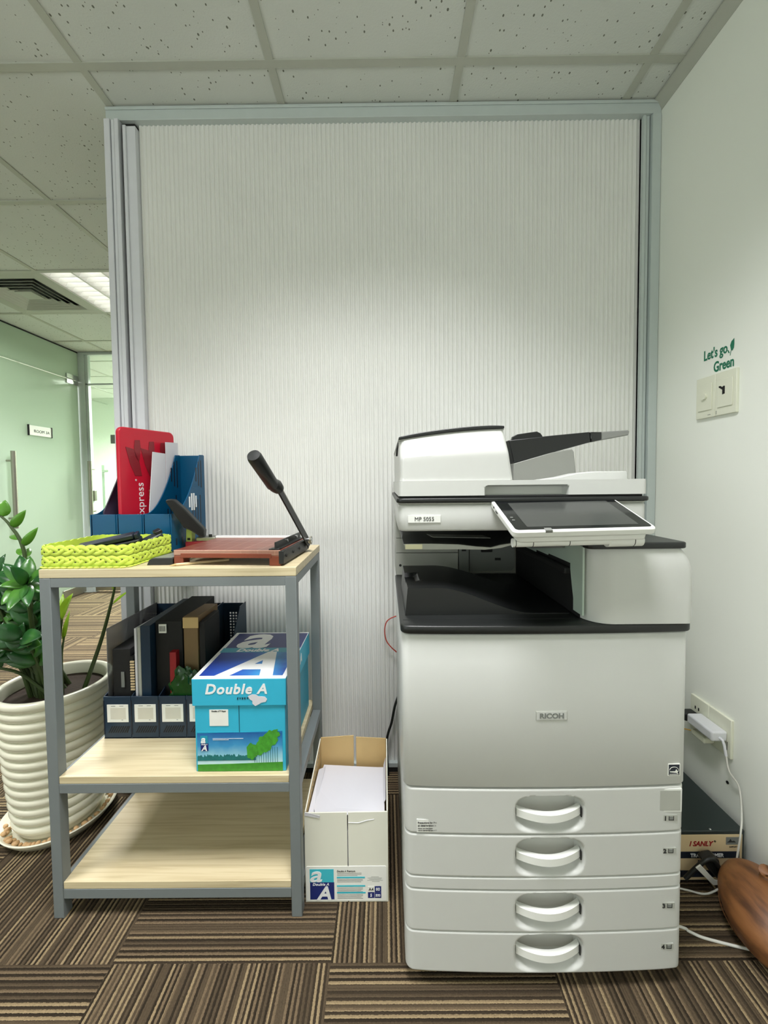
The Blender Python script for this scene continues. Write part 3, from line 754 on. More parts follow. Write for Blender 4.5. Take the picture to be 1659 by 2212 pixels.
for row, zc in enumerate((TT+.0175, TT+.0420)):
    for k in range(3):
        L = []
        for i, (p, d) in enumerate(pth):
            ph = 2*PI*(NW*i/NPT+k/3); nr = Vector((d.y, -d.x, 0)); c = Vector((p.x, p.y, zc+.0068*math.sin(ph)))+nr*(.0010+.0011*math.cos(2*ph+k)); U = Vector((0, 0, 1))
            L.append([c+U*.0056-nr*.0004, c+U*.0038+nr*.0007, c+nr*.0010, c-U*.0038+nr*.0007, c-U*.0056-nr*.0004, c-nr*.0008])
        L.append(L[0]); MB().loft(L, cap=False).build('braid', m_lime, t, smooth=60)
b3 = MB()
for zc in (TT+.0175, TT+.0420):
    for i in range(NW*3*2):
        p, d = pth[int((i+.5)*NPT/(NW*6)) % NPT]; sgn = 1 if i % 2 else -1
        c = Vector((p.x, p.y, zc+sgn*.0030)); n_ = Vector((d.y, -d.x, 0)); d3 = Vector((d.x, d.y, 0))
        b3.prism([c-d3*.0026-Vector((0, 0, .0010*sgn)), c+d3*.0026-Vector((0, 0, .0010*sgn)), c+Vector((0, 0, .0016*sgn))], n_*.0019)
b3.build('weave_gap', m_dark, t, smooth=0)
b = MB()
for k, (p, d) in enumerate(along(outline(-.002), .0155)):
    b.ell((p.x, p.y, TT+.0022), (.0078, .0035, .0022), Euler((0, 0, math.atan2(d.y, d.x))), 10, 6)
b.build('foot_scallop', m_lime, t)
MQ = Matrix.Translation((-.725, 1.065, TT+.038)) @ Euler((.15, -.20, .35)).to_matrix().to_4x4()
t = thing('stapler', (-.725, 1.06, TT+.01), 'dark navy stapler lying tilted in the lime basket', 'stapler')
MB().box(-.070, .06, -.018, .018, .006, .020, MQ).build('arm', m_navydk, t, .004); MB().box(-.070, .072, -.022, .022, -.010, .004, MQ).build('stapler_base', m_black, t, .004)
MB().box(.061, .070, -.016, .016, .004, .019, MQ).build('nose', m_navydk, t, .002)
MQ = Matrix.Translation((-.655, 1.105, TT+.035)) @ Euler((.1, -.42, .75)).to_matrix().to_4x4()
t = thing('tape_dispenser', (-.655, 1.11, TT+.01), 'small dark green dispenser resting against the right rim of the lime basket', 'dispenser')
MB().box(-.05, .045, -.018, .018, -.012, .014, MQ).build('dispenser_body', m_trafo, t, .005); MB().box(.030, .048, -.014, .014, .012, .022, MQ).build('cutter_head', m_black, t, .002)
MQ = Matrix.Translation((-.76, 1.125, TT+.022)) @ Euler((.05, -.08, 1.2)).to_matrix().to_4x4()
t = thing('pen_case', (-.76, 1.11, TT+.005), 'black case lying flat in the back of the lime basket', 'case')
MB().box(-.06, .03, -.025, .025, -.014, .014, MQ).build('case_body', m_black, t, .006); MB().box(-.0602, .0302, -.0252, .0252, .001, .003, MQ).build('zip', m_mid, t, 0)

# ================================================================ BLUE MAGAZINE RACK ON THE TABLE TOP
RXs = [-.852, -.776, -.700, -.620]; RY0, RY1 = 1.168, 1.390; RZ0, RZF = TT+.0005, .9655; RZB = 1.148
t = thing('magazine_rack', (-.73, 1.25, RZ0), 'glossy blue three-slot magazine rack behind the lime basket', 'magazine rack')
box('rack_floor', m_blue, RXs[0], RXs[-1]+.003, RY0, RY1, RZ0, RZ0+.003, t)
for k in range(3):
    x0, x1 = RXs[k]+.004, RXs[k+1]-.001
    f = box('front_panel', m_blue, x0, x1, RY0+.002, RY0+.006, RZ0, RZF, t, .001)
    box('front_edge', m_navydk, x0-.0035, x0-.0005, RY0+.001, RY0+.004, RZ0+.01, RZF-.012, f)
    box('front_rib', m_blue, x1-.004, x1-.001, RY0-.001, RY0+.004, RZ0, RZF, f, .0008)
def curve_div(x, k):
    Yl = RY1-RY0; n = 14; pts = [(RY0, RZ0), (RY0, RZF)]
    for i in range(1, n+1):
        u = i/n; pts.append((RY0+Yl*.06+Yl*.80*u, RZF+(RZB-RZF)*(u**1.9)))
    pts += [(RY1-.004, RZB+.0015), (RY1, RZB-.004), (RY1, RZ0)]
    d = MB().prism([(x, y, z) for y, z in pts], (.003, 0, 0)).build('divider', m_blue, t, .0006)
    return d
for k, x in enumerate(RXs): curve_div(x, k)
dv = [c for c in t.children if c.name.startswith('divider')][-1]
bw = MB()
for dv_ in [c for c in t.children if c.name.startswith('divider')][-2:]:
    xx = (RXs[-1] if dv_ is dv else RXs[-2])+.0029
    for y0, z0, z1 in ((1.325, 1.06, 1.105), (1.343, 1.045, 1.125), (1.361, 1.04, 1.13)): box('slot', m_navydk, xx, xx+.0006, y0, y0+.007, z0, z1, dv_)
    for k in range(6):
        y0 = 1.262+.018*k; box('slot', m_navydk, xx, xx+.0006, y0, y0+.006, .90+.008*abs(k-2.5), .945+.014*k, dv_)
    for k in range(5): box('slot', m_navydk, xx, xx+.0006, 1.19+.036*k, 1.197+.036*k, .872, .892, dv_)
xx = RXs[-1]+.0029
for k in range(4):
    y0 = 1.276+.0145*k; h = math.sqrt(max(0, .028**2-(y0+.0035-1.302)**2))
    bw.box(xx, xx+.0009, y0, y0+.008, .995-h, .995+h)
bw.build('round_grille', m_cartonwhite, dv)
box('back_panel', m_blue, RXs[0], RXs[-1]+.003, RY1-.001, RY1+.002, RZ0, RZB, t, .001)
# red plastic folder box
def upright(name, A, B, z0, z1, th, mat, label, cat, dz=0., r=.02, nrm=1, group=None):
    """thin box standing on edge from A to B (plan points), rounded top corners"""
    A, B = Vector((A[0], A[1], 0)), Vector((B[0], B[1], 0)); L = (B-A).length; d = (B-A)/L; n = Vector((d.y, -d.x, 0))*nrm
    pts = [(0, 0)]+[(L, 0)]+[(x, y) for x, y in arc(L-r, z1-z0+dz-r, r, 0, 90, 5)]+[(x, y) for x, y in arc(r, z1-z0-r, r, 90, 180, 5)]
    return A, d, n, [A+d*x+Vector((0, 0, z0+y)) for x, y in pts]
t = thing('document_case', (-.735, 1.25, RZ0+.003), 'red plastic document case standing in the blue magazine rack', 'document case')
A, d, n, lp = upright('', (-.768, 1.180), (-.710, 1.378), RZ0+.004, 1.221, .014, None, '', '', dz=.003, r=.018)
MB().prism(lp, n*-.014).build('case_shell', m_red, t, .004, 3)
def onface(u, z, h=.0006): return A+d*u+Vector((0, 0, z))+n*h
for k, u in enumerate((.060, .112, .156)):
    MB().prism([onface(u-.008, 1.185), onface(u+.010, 1.187), onface(u+.012, 1.165), onface(u+.008, 1.13), onface(u+.005, 1.12), onface(u-.008, 1.135), onface(u-.011, 1.165)], n*.0004).build('hand_slot', m_redprint, t)
    if k < 2: MB().prism([onface(u-.040, 1.163), onface(u-.012, 1.158), onface(u+.006, 1.12), onface(u+.014, 1.078), onface(u-.010, 1.078), onface(u-.026, 1.112)], n*.0004).build('dark_red_patch', m_redprint, t)  # darker red patches beside the first slots
text('case_lettering', 'Express', m_cartonwhite, t, onface(.078, .945, .0007), (0, 0, 1), -d, .036, bold=.0, sx=1.0)
text('case_lettering', '\u00ae', m_cartonwhite, t, onface(.055, 1.062, .0007), (0, 0, 1), -d, .008)
text('case_lettering', 'chuyen phat nhanh', m_cream, t, onface(.102, .955, .0007), (0, 0, 1), -d, .008, space=1.3)
# white sheets in front of it
t = thing('paper_sheet', (-.70, 1.25, RZ0+.004), 'white sheets with a stepped top edge standing against the red case', 'paper')
MB().prism([(-.7055, q.y, .876 if k in (0, 4) else q.z) for k, q in enumerate([at(322, 1100, X=-.7055), at(322, 1100, X=-.7055), at(329, 976, X=-.7055), at(356, 980, X=-.7055), at(356, 980, X=-.7055)])], (.0015, 0, 0)).build('front_sheet', m_paper, t, smooth=0)
MB().prism([(-.7055, q.y, .876 if k in (0, 3) else q.z) for k, q in enumerate([at(356.5, 955, X=-.7055), at(356.5, 955, X=-.7055), at(383, 957, X=-.7055), at(383, 957, X=-.7055)])], (.0015, 0, 0)).build('back_sheet', m_paper, t, smooth=0)
t = thing('clear_folder', (-.81, 1.25, RZ0+.004), 'grey purple plastic folder with slanted edge in the left rack slot', 'folder')
lp = [at(222, 1165, Y=1.20), at(224, 1106, Y=1.20), at(257, 1026, Y=1.24), at(264, 1024, Y=1.30), at(266, 1162, Y=1.30)]
MB().prism(lp, (.002, -.001, 0)).build('folder_cover', m_purple, t, smooth=0)
MB().prism([q+Vector((-.006, .006, 0)) for q in lp], (.0015, -.001, 0)).build('folder_sheet', m_film, t, smooth=0)

# ================================================================ HOLE PUNCH
t = thing('hole_punch', (-.50, 1.17, TT), 'heavy black lever hole punch standing behind the red paper cutter', 'hole punch')
YH = 1.222
MB().prism([at(px, py, Y=1.145+(px-356)/85*.08) for px, py in ((356, 1083), (360, 1078), (374, 1079), (398, 1100), (437, 1140), (441, 1146), (440, 1160), (434, 1161), (410, 1146), (396, 1140))], (-.004, .028, 0)).build('lever', m_black, t, .004)
MB().tube([at(432, 1153, Y=YH-.003), at(432, 1153, Y=YH+.035)], .004, 10).build('pivot_pin', m_chrome, t)
MB().prism(pp(YH+.01, (402, 1122), (412, 1122), (413, 1146), (402, 1146)), (0, .014, 0)).build('post', m_limeblock, t, .001)
MB().prism(pp(YH, (402, 1143), (414, 1143), (414, 1172), (402, 1172)), (0, .024, 0)).build('lime_block', m_limeblock, t, .001)
box('block_window', m_dark, at(405, 1160, Y=YH).x, at(411, 1160, Y=YH).x, YH-.001, YH+.002, at(405, 1167, Y=YH).z, at(405, 1162, Y=YH).z, t)
x0, x1 = at(402, 1175, Y=YH).x, at(466, 1170, Y=YH).x
MB().box(x0, x1, YH-.006, YH+.055, TT+.004, TT+.024).build('punch_base', m_redprint, t, .002)
MB().box(x0-.004, x1+.004, YH-.008, YH+.057, TT, TT+.006).build('foot_plate', m_black, t, .001)
MB().box(x0+.03, x1-.002, YH+.0, YH+.05, TT+.024, TT+.036).build('metal_body', m_steel, t, .002)
MB().tube([(x1-.02, YH+.01, TT+.036), (x1-.02, YH+.01, TT+.044)], .005, 10).build('adjust_knob', m_black, t)

# ================================================================ PAPER CUTTER
CR = math.radians(-4.5)
t = thing('paper_cutter', (-.516, .982, TT), 'red guillotine paper cutter with its black arm raised on the table top', 'paper cutter', rotz=CR)
CW, CD = .266, .215
def lb_(name, mat, x0, x1, y0, y1, z0, z1, par=None, bev=.001): return MB().box(x0, x1, y0, y1, z0, z1).build(name, mat, par or t, bev, local=True)
lb_('board', m_board, 0, CW, 0, CD, .0245, .0375, bev=.0015)
lb_('front_apron', m_orange, .018, CW-.022, -.001, .012, .0185, .0295)
for x in (0, CW-.028):
    for y in (0, CD-.03): lb_('foot', m_orange, x, x+.028 if x else x+.024, y, y+.03, 0, .0245, bev=.002)
lb_('ruler', m_cartonwhite, -.002, CW-.03, CD-.004, CD+.008, .0375, .044)
lb_('rail', m_black, CW-.004, CW+.008, -.001, CD+.01, .005, .036)
for y in (.02, .075, .13, .185): MB().tube([(CW+.007, y, .022), (CW+.010, y, .022)], .0035, 10).build('rail_screw', m_dark, t, local=True)
MB().prism([(CW-.024, .005, .038), (CW-.004, .005, .038), (CW-.004, .005, .041), (CW-.012, .005, .041), (CW-.012, .005, .056), (CW-.016, .005, .056), (CW-.016, .005, .041), (CW-.024, .005, .041)], (0, CD-.01, 0)).build('paper_clamp', m_black, t, .0008, local=True)
MB().box(CW-.03, CW-.004, .004, .03, .0376, .040).build('clamp_foot', m_black, t, .0005, local=True)
for y in (.09, .17): MB().tube([(CW-.018, y, .049), (CW-.010, y, .049)], .004, 10).build('clamp_knob', m_chrome, t, local=True)
MB().tube([(CW+.004, CD-.02, .034), (CW+.026, CD-.02, .034)], .009, 16).build('pivot_bolt', m_chrome, t, local=True)
MB().tube([(CW+.02, CD-.02, .034), (CW+.024, CD-.02, .034)], .0125, 6).build('pivot_nut', m_steel, t, local=True)
ang = math.radians(35.0)
piv = Vector((CW+.013, CD-.02, .034)); adir = Vector((-.03, -math.cos(ang), math.sin(ang))).normalized(); an = Vector((1, 0, 0)); an = (an-adir*an.dot(adir)).normalized(); aup = an.cross(adir)
def ap(l, s, u): return piv+adir*l+an*s+aup*u
MB().prism([ap(-.03, -.002, -.010), ap(.285, -.002, -.010), ap(.285, -.002, .008), ap(-.015, -.002, .016)], an*.004).build('blade_arm', m_black, t, .001, local=True)
MB().prism([ap(.0, -.003, -.014), ap(.27, -.003, -.018), ap(.27, -.003, -.006), ap(.0, -.003, -.002)], an*.002).build('blade', m_steel, t, 0, local=True)
MB().tube([ap(.255, -.002, -.004), ap(.27, -.004, -.002), ap(.30, -.006, .006)], [.013, .016, .012], 14).build('handle_bracket', m_black, t, local=True)
MB().tube([ap(.275, -.005, .001), ap(.283, -.006, .003), ap(.385, -.008, .006), ap(.393, -.008, .006), ap(.394, -.008, .006)], [.010, .0145, .0155, .0135, .002], 18).build('handle', m_black, t, local=True)
# low black slab under the cutter's left edge
t = thing('punch_tray', (-.50, 1.06, TT), 'low black slab with grey top sticking out under the red cutter', 'tray')
MB().prism([(-.584, .985, TT), (-.5195, .985, TT), (-.5195, .985, TT+.0165), (-.572, .985, TT+.0165), (-.578, .985, TT+.013)], (0, .13, 0)).build('slab_body', m_black, t, .001)
MB().prism([(-.570, .990, TT+.0166), (-.525, .990, TT+.0166), (-.5215, 1.10, TT+.0166), (-.556, 1.10, TT+.0166)], (0, 0, .0006)).build('slab_top', m_smoke, t)
t = thing('pencil', (-.51, .975, TT), 'sharpened wooden pencil tip peeking out under the red paper cutter', 'pencil')
MB().tube([(-.505, .972, TT+.0035), (-.40, 1.03, TT+.0035)], .0034, 6).build('pencil_body', m_cream, t)
MB().tube([(-.518, .965, TT+.003), (-.505, .972, TT+.0035)], [.0006, .0034], 6).build('pencil_tip', m_kraft, t)

# ================================================================ NAVY RACK ON THE MIDDLE SHELF
NX = [-.7800+.0755*k for k in range(5)]; NY0, NY1 = 1.092, 1.366; NZF, NZB = .4705, .651
t = thing('file_rack', (-.59, 1.16, MS), 'dark navy four-slot file rack with white label cards on the middle shelf', 'file rack')
box('rack_floor', m_navy, NX[0], NX[-1], NY0, NY1, MS, MS+.003, t)
for k in range(4):
    x0, x1 = NX[k], NX[k+1]
    f = box('front_panel', m_navy, x0+.0005, x1-.0005, NY0, NY0+.004, MS, NZF, t, .0008)
    box('panel_edge', m_navydk, x0+.0005, x0+.003, NY0-.001, NY0+.001, MS+.012, NZF-.01, f)
    c = box('label_card', m_sticker, x0+.0105, x0+.0690, NY0-.0012, NY0, .3995, .4490, f, .0004)
    box('card_print', m_cardprint, x0+.020, x0+.062, NY0-.0014, NY0-.001, .408, .440, c)
    for zq, xa, xb in ((.4445, .022, .034), (.4445, .045, .056), (.405, .050, .054)): box('card_text', m_inkgrey, x0+xa, x0+xb, NY0-.0015, NY0-.001, zq, zq+.0012, c)
    b = MB()
    for q in range(9):
        xq = x0+.012+.0062*q; b.prism([(xq, NY0-.0008, .370), (xq+.0028, NY0-.0008, .370), (xq+.0128 if xq+.0128 < x1-.004 else x1-.004, NY0-.0008, .388), (min(xq+.010, x1-.006), NY0-.0008, .388)], (0, .001, 0))
    b.build('vent_slots', m_deepblack, f, smooth=0)
for k, x in enumerate(NX):
    n = 10; pts = [(NY0+.004, MS), (NY0+.004, NZF-.002)]+[(NY0+.004+(NY1-NY0-.06)*i/n, NZF+(NZB-NZF)*(i/n)**1.6) for i in range(1, n+1)]+[(NY1, NZB), (NY1, MS)]
    MB().prism([(x-.0012, y, z) for y, z in pts], (.0024, 0, 0)).build('divider', m_navy, t)
b = MB()      # perforated back
cs = .0098; nx = int((NX[-1]-NX[0])/cs); nzc = int((NZB-MS)/cs)
for i in range(nx):
    for j in range(nzc):
        xa, za = NX[0]+i*cs, MS+j*cs; xb, zb = xa+cs, za+cs
        solid_ = (i % 8 in (0, 7)) or j < 4 or j >= nzc-3 or (8 <= j < 10)
        if solid_: b.face([(xa, NY1, za), (xb, NY1, za), (xb, NY1, zb), (xa, NY1, zb)]); continue
        hs_ = cs*.30; cxx, czz = (xa+xb)/2, (za+zb)/2
        o4 = [(xa, za), (xb, za), (xb, zb), (xa, zb)]; i4 = [(cxx-hs_, czz-hs_), (cxx+hs_, czz-hs_), (cxx+hs_, czz+hs_), (cxx-hs_, czz+hs_)]
        for k in range(4):
            l = (k+1) % 4; b.face([(o4[k][0], NY1, o4[k][1]), (o4[l][0], NY1, o4[l][1]), (i4[l][0], NY1, i4[l][1]), (i4[k][0], NY1, i4[k][1])])
bmesh.ops.remove_doubles(b.b, verts=b.b.verts[:], dist=1e-5)
b.build('back_panel', m_navy, t, solid=.002, smooth=0)
FB = MS+.0035     # floor of the rack
def file_(name, mat, x, th, y0, y1, zf, zb, label, cat, lean=0., bev=.001):
    x += .007; y0 -= .022; zf += .006
    t = thing(name, (x, (y0+y1)/2, FB), label, cat)
    MB().prism([(x, y0, FB), (x, y1, FB), (x+lean, y1, zb), (x+lean, y0+.002, zf)], (th, 0, 0)).build('cover', mat, t, bev)
    return t
file_('clear_folder', m_film, -.783, .0022, 1.128, 1.355, .648, .655, 'smoky clear plastic folder at the left end of the navy rack', 'folder', .0)
t = file_('ring_binder', m_deepblack, -.772, .050, 1.135, 1.35, .588, .60, 'short black ring binder in the navy rack left of the white notebook', 'binder', .0)
box('spine_label', m_mid, -.741, -.732, 1.1115, 1.1135, .487, .53, t)
t = thing('calculator', (-.716, 1.17, FB), 'black calculator with rows of grey keys wedged beside white notebook', 'calculator')
box('calculator_body', m_black, -.7125, -.7055, 1.110, 1.25, FB, .575, t)
for k in range(11): box('key', m_cream, -.7127, -.7015, 1.1075, 1.110, .480+.0078*k, .4845+.0078*k, t)
t = file_('notebook', m_paper, -.7055, .0065, 1.128, 1.35, .648, .652, 'white notebook standing upright in the navy rack', 'notebook', .0)
file_('notebook', m_lgrey, -.6985, .009, 1.130, 1.35, .650, .654, 'grey notebook standing right of the white notebook', 'notebook', .0)
file_('box_file', m_navy, -.688, .026, 1.128, 1.35, .655, .668, 'dark blue file standing between grey notebook and wide black file', 'box file')
t = file_('box_file', m_deepblack, -.660, .076, 1.152, 1.352, .660, .676, 'wide black file with a white barcode sticker near its top', 'box file', 0, .002)
q = box('barcode_sticker', m_sticker, -.641, -.620, 1.128, 1.1305, .633, .658, t)
b = MB()
for k in range(8): b.box(-.639+.0022*k, -.639+.0022*k+.0010, 1.1275, 1.1282, .638, .653)
b.build('barcode', m_ink, q)
t = file_('card_box', m_brownbox, -.580, .040, 1.152, 1.270, .672, .674, 'narrow brown cardboard box standing upright in the navy rack', 'box', .0)
box('end_flap', m_kraft, -.5735, -.5305, 1.129, 1.1315, .646, .676, t)
file_('box_file', m_deepblack, -.537, .016, 1.155, 1.235, .655, .664, 'black file right of the brown cardboard box in the navy rack', 'box file')
file_('card_box', m_redink, -.612, .018, 1.133, 1.150, .578, .585, 'small dark red box in front of the brown box in navy rack', 'box')
# crumpled green plastic bag
b = MB(); bmesh.ops.create_icosphere(b.b, subdivisions=4, radius=1)
for v in b.b.verts:
    nrm = v.co.normalized(); f = 1+.35*noise.noise(nrm*2.6)+.25*abs(noise.noise(nrm*6))
    v.co = Vector((-.560+nrm.x*.044*f, 1.112+max(-.012, min(.012, nrm.y*.016*f)), .470+nrm.z*.062*f))
tag(b.build('plastic_bag', m_green_bag, smooth=25), 'crumpled green plastic bag stuffed in the navy rack behind the blue carton', 'bag')

# ================================================================ BLUE PAPER CARTON
CX0, CX1, CY0, CY1, CZ0, CZ1 = -.4695, -.2430, .957, 1.258, MS, .5835
C = thing('paper_carton', ((CX0+CX1)/2, 1.08, MS), 'bright blue copy paper carton with lid on the middle shelf', 'carton')
MB().prism([(CX0+.004, CY0+.004, MS), (CX1-.004, CY0+.004, MS), (CX1-.004, CY1-.004, MS), (CX0+.004, CY1-.004, MS)], (0, 0, .224)).build('carton_body', m_cyan, C, .0012)
lid = MB().prism([(CX0, CY0, .5175), (CX1, CY0, .5175), (CX1, CY1, .5175), (CX0, CY1, .5175)], (0, 0, CZ1-.5175)).build('carton_lid', m_cyan, C, .0012)
yf = CY0-.0006
box('lid_top', m_cartonwhite, CX0+.0005, CX1-.0005, CY0+.0003, CY1-.0005, CZ1-.0003, CZ1+.0006, lid)
text('lid_lettering', 'Double A', m_cartonwhite, lid, (CX0+.031, yf, .5475), FX, FZ, .0335, bold=.03, shear=.22, sx=1.02, space=1.12)
text('lid_lettering', 'EVERYDAY', m_navydk, lid, (CX0+.108, yf, .5335), FX, FZ, .0072, bold=.02, shear=.2, space=1.5)
b = MB(); pts = []
for k in range(14):
    a = 2*PI*k/14; r = (.022, .019, .012, .010, .016, .021, .024, .018, .013, .019, .024, .017, .015, .021)[k]; pts.append((CX0+.158+1.05*r*math.cos(a), yf-.0008, .534+.72*r*math.sin(a)))
b.prism(pts, (0, .0006, 0)); b.build('torn_patch', m_paper, lid, smooth=0)
# lid artwork: big letters on blue fields
zt = CZ1+.0007; W_ = CX1-CX0; D_ = CY1-CY0
def top(u0, v0, u1, v1, u2, v2, u3, v3, name, mat, h=.0003): return MB().prism([(CX0+W_*u, CY0+D_*v, zt) for u, v in ((u0, v0), (u1, v1), (u2, v2), (u3, v3))], (0, 0, h)).build(name, mat, lid, smooth=0)
top(.05, .05, .95, .05, .95, .50, .05, .50, 'lid_print', m_logoblue)
top(.05, .60, .99, .60, .99, .97, .05, .97, 'lid_print', m_logonavy)
top(.03, .50, .99, .50, .99, .60, .03, .60, 'lid_ribbon', m_cyan2, .0004)
text('ribbon_lettering', 'Double A', m_cartonwhite, lid, (CX0+W_*.22, CY0+D_*.518, zt+.0007), FX, (0, 1, 0), .026, bold=.03, shear=.2, sx=1.15)
text('lid_letter', 'A', m_cartonwhite, lid, (CX0+W_*.26, CY0+D_*.05, zt+.0006), FX, (0, 1, 0), .192, bold=.035, shear=.25, sx=.98)
text('lid_letter', 'a', m_cartonwhite, lid, (CX0+W_*.14, CY0+D_*.615, zt+.0006), FX, (0, 1, 0), .205, bold=.022, shear=.2, sx=1.05)
# front of the body
ybf = CY0+.0034
pic = MB().prism([(CX0+.008, ybf, MS+.001), (CX1-.012, ybf, MS+.001), (CX1-.012, ybf, .4525), (CX0+.008, ybf, .4475)], (0, .0005, 0)).build('landscape_print', print_ramp('printed_sky_front', 2, 0, .1, [(0, rgb(236, 244, 240)), (.35, rgb(150, 205, 220)), (.65, rgb(60, 146, 196)), (1, rgb(24, 84, 156))]), C, smooth=0)
# shift of the picture's object coords is zero because the print keeps the carton's base as origin
MB().prism([(CX0+.008, ybf-.0004, MS+.0008), (CX1-.012, ybf-.0004, MS+.0008), (CX1-.012, ybf-.0004, MS+.023), (CX0+.09, ybf-.0004, MS+.019), (CX0+.008, ybf-.0004, MS+.0175)], (0, .0004, 0)).build('meadow_print', m_grass, pic, smooth=0)
b = MB(); random.seed(3)
pts = [(CX0+.008, ybf-.0006, MS+.027)]
x = CX0+.008
while x < CX0+.150: pts.append((x, ybf-.0006, MS+.036+random.uniform(0, .008))); x += .0025
pts += [(CX0+.150, ybf-.0006, MS+.028)]
b.prism(pts, (0, .0003, 0)); b.build('tree_line_print', m_treeline, pic, smooth=0)
b = MB(); pts = []
for k in range(60):
    a = 2*PI*k/60; rr_ = 1+.07*math.sin(9*a)+.05*math.sin(17*a+1)
    pts.append((CX0+.176+.031*rr_*math.cos(a)+.006*math.sin(a), ybf-.0008, MS+.072+.027*rr_*math.sin(a)+.016*math.cos(a)))
b.prism(pts, (0, .0003, 0))
pts = [(CX0+.140+.013*math.cos(2*PI*k/30)*(1+.15*math.sin(7*k)), ybf-.0014, MS+.050+.020*math.sin(2*PI*k/30)*(1+.1*math.sin(5*k))) for k in range(30)]
b.prism(pts, (0, .00025, 0)); b.build('tree_print', m_foliage, pic, smooth=0)
b = MB()
for k in range(11): b.box(CX0+.146+.0055*k, CX0+.1470+.0055*k, ybf-.00075, ybf-.0004, MS+.022, MS+.06)
b.build('trunk_print', m_treeline, pic)
def aA(x, z, s, par, y, m1, m2, mw):
    q = box('logo', m1, x, x+s*.95, y-.0004, y, z+s, z+2*s, par); box('logo_lower', m2, x, x+s, y-.0004, y, z, z+s, q)
    text('logo_lettering', 'a', mw, q, (x+s*.02, y-.0007, z+s*1.08), FX, FZ, s*1.32, bold=.03, shear=.2, sx=1.05)
    text('logo_lettering', 'A', mw, q, (x+s*.12, y-.0007, z+s*.02), FX, FZ, s*1.02, bold=.03, shear=.22, sx=1.0)
    text('logo_lettering', 'Double A', mw, q, (x+s*.10, y-.0008, z+s*.80), FX, FZ, s*.20, bold=.02, shear=.2)
    return q
aA(CX0+.0165, MS+.052, .0185, pic, ybf-.0004, m_cyan2, m_logonavy, m_cartonwhite)
for z, x1 in ((MS+.0815, .120), (MS+.0785, .085)): box('caption_line', m_cartonwhite, CX0+.046, CX0+x1, ybf-.0007, ybf-.0003, z, z+.0008, pic)
st = box('white_sticker', m_sticker, CX0+.0395, CX0+.0850, ybf-.0004, ybf+.0006, .4665, .5065, C)
text('sticker_lettering', 'Double A\u2122 Paper', m_ink, st, (CX0+.0450, ybf-.0007, .5015), FX, FZ, .0046, bold=.02)
for z, xa in ((.5215-.0065, .006), ): pass
MB().box(CX0+.1105, CX0+.1115, ybf-.0002, ybf+.002, .4505, .5165).build('flap_seam', m_navydk, C)
MB().box(CX0+.008, CX1-.012, ybf-.0002, ybf+.002, .4498, .4506).build('flap_seam', m_cyan2, C)
# right-hand side artwork
box('side_print', m_cyan2, CX1-.0042, CX1-.0035, CY0+.02, CY1-.01, MS+.004, .515, C)
text('side_lettering', 'Double A', m_cartonwhite, lid, (CX1+.0004, CY0+.05, .545), (0, 1, 0), FZ, .034, bold=.03, shear=.2)
text('side_lettering', 'A', m_cartonwhite, C, (CX1-.0030, CY0+.07, .395), (0, 1, 0), FZ, .12, bold=.03, shear=.2)

# ================================================================ WHITE OPEN CARTON WITH PAPER
wb = thing('open_carton', (-.105, 1.09, 0), 'open white cardboard carton with raised flaps on the floor beside the copier', 'carton')
WX0, WX1, WY0, WY1 = -.2098, -.002, .980, 1.205
th = .003
for nm, x0, x1, z1 in (('front_flap_wall', WX0, -.1035, .232), ('front_flap_wall', -.1010, WX1, .233)):
    MB().prism([(x0, WY0, .0), (x1, WY0, 0), (x1, WY0, z1), (x0, WY0, z1-.001)], (0, th, 0)).build(nm, m_box, wb, .0006)
def wallx(x, name, zf, zb, dx):
    o = MB().prism([(x, WY0+th, 0), (x, WY1, 0), (x+dx, WY1, zb), (x+dx*.3, WY0+th, zf)], (th, 0, 0)).build(name, [m_box, m_kraft], wb)
    for p in o.data.polygons:
        if (p.normal.x > .9) == (x < -.1) and abs(p.normal.x) > .9: p.material_index = 1
    return o
wallx(WX0, 'side_wall', .234, .276, .004); wallx(WX1-th, 'side_wall', .234, .274, .0)
for x0, x1, za, zb in ((WX0+.006, -.1040, .276, .282), (-.0965, WX1-.004, .277, .272)):
    o = MB().prism([(x0, WY1-th, 0), (x1, WY1-th, 0), (x1, WY1+.004, zb), (x0, WY1+.004, za)], (0, th, 0)).build('back_flap', m_kraft, wb, .0005)
box('carton_floor', m_kraft, WX0+th, WX1-th, WY0+th, WY1-th, 0.0005, .003, wb)
MB().prism([(WX0+.001, WY0-.001, .2335), (WX0+.040, WY0-.003, .226), (WX0+.038, WY0-.002, .219), (WX0+.002, WY0-.001, .2245)], (0, .0008, 0)).build('torn_edge', m_paper, wb, smooth=0)
MB().tube([(-.1005+.0, WY0-.0004, .206), (-.075, WY0-.0005, .205), (-.055, WY0-.0004, .211), (-.036, WY0-.0002, .214)], .0008, 5).build('crease', m_paper, wb)
b = MB(); random.seed(5)
for k in range(9):
    yq = WY0+.05+.016*k
    b.tube([(WX0+th+.0045+.001, yq, .236+.0025*k), (WX0+th+.0048+.001, yq+.006, .243+.0025*k), (WX0+th+.0045+.001, yq+.010, .234+.0025*k)], .0005, 4)
b.build('handwriting', m_inkgrey, wb)
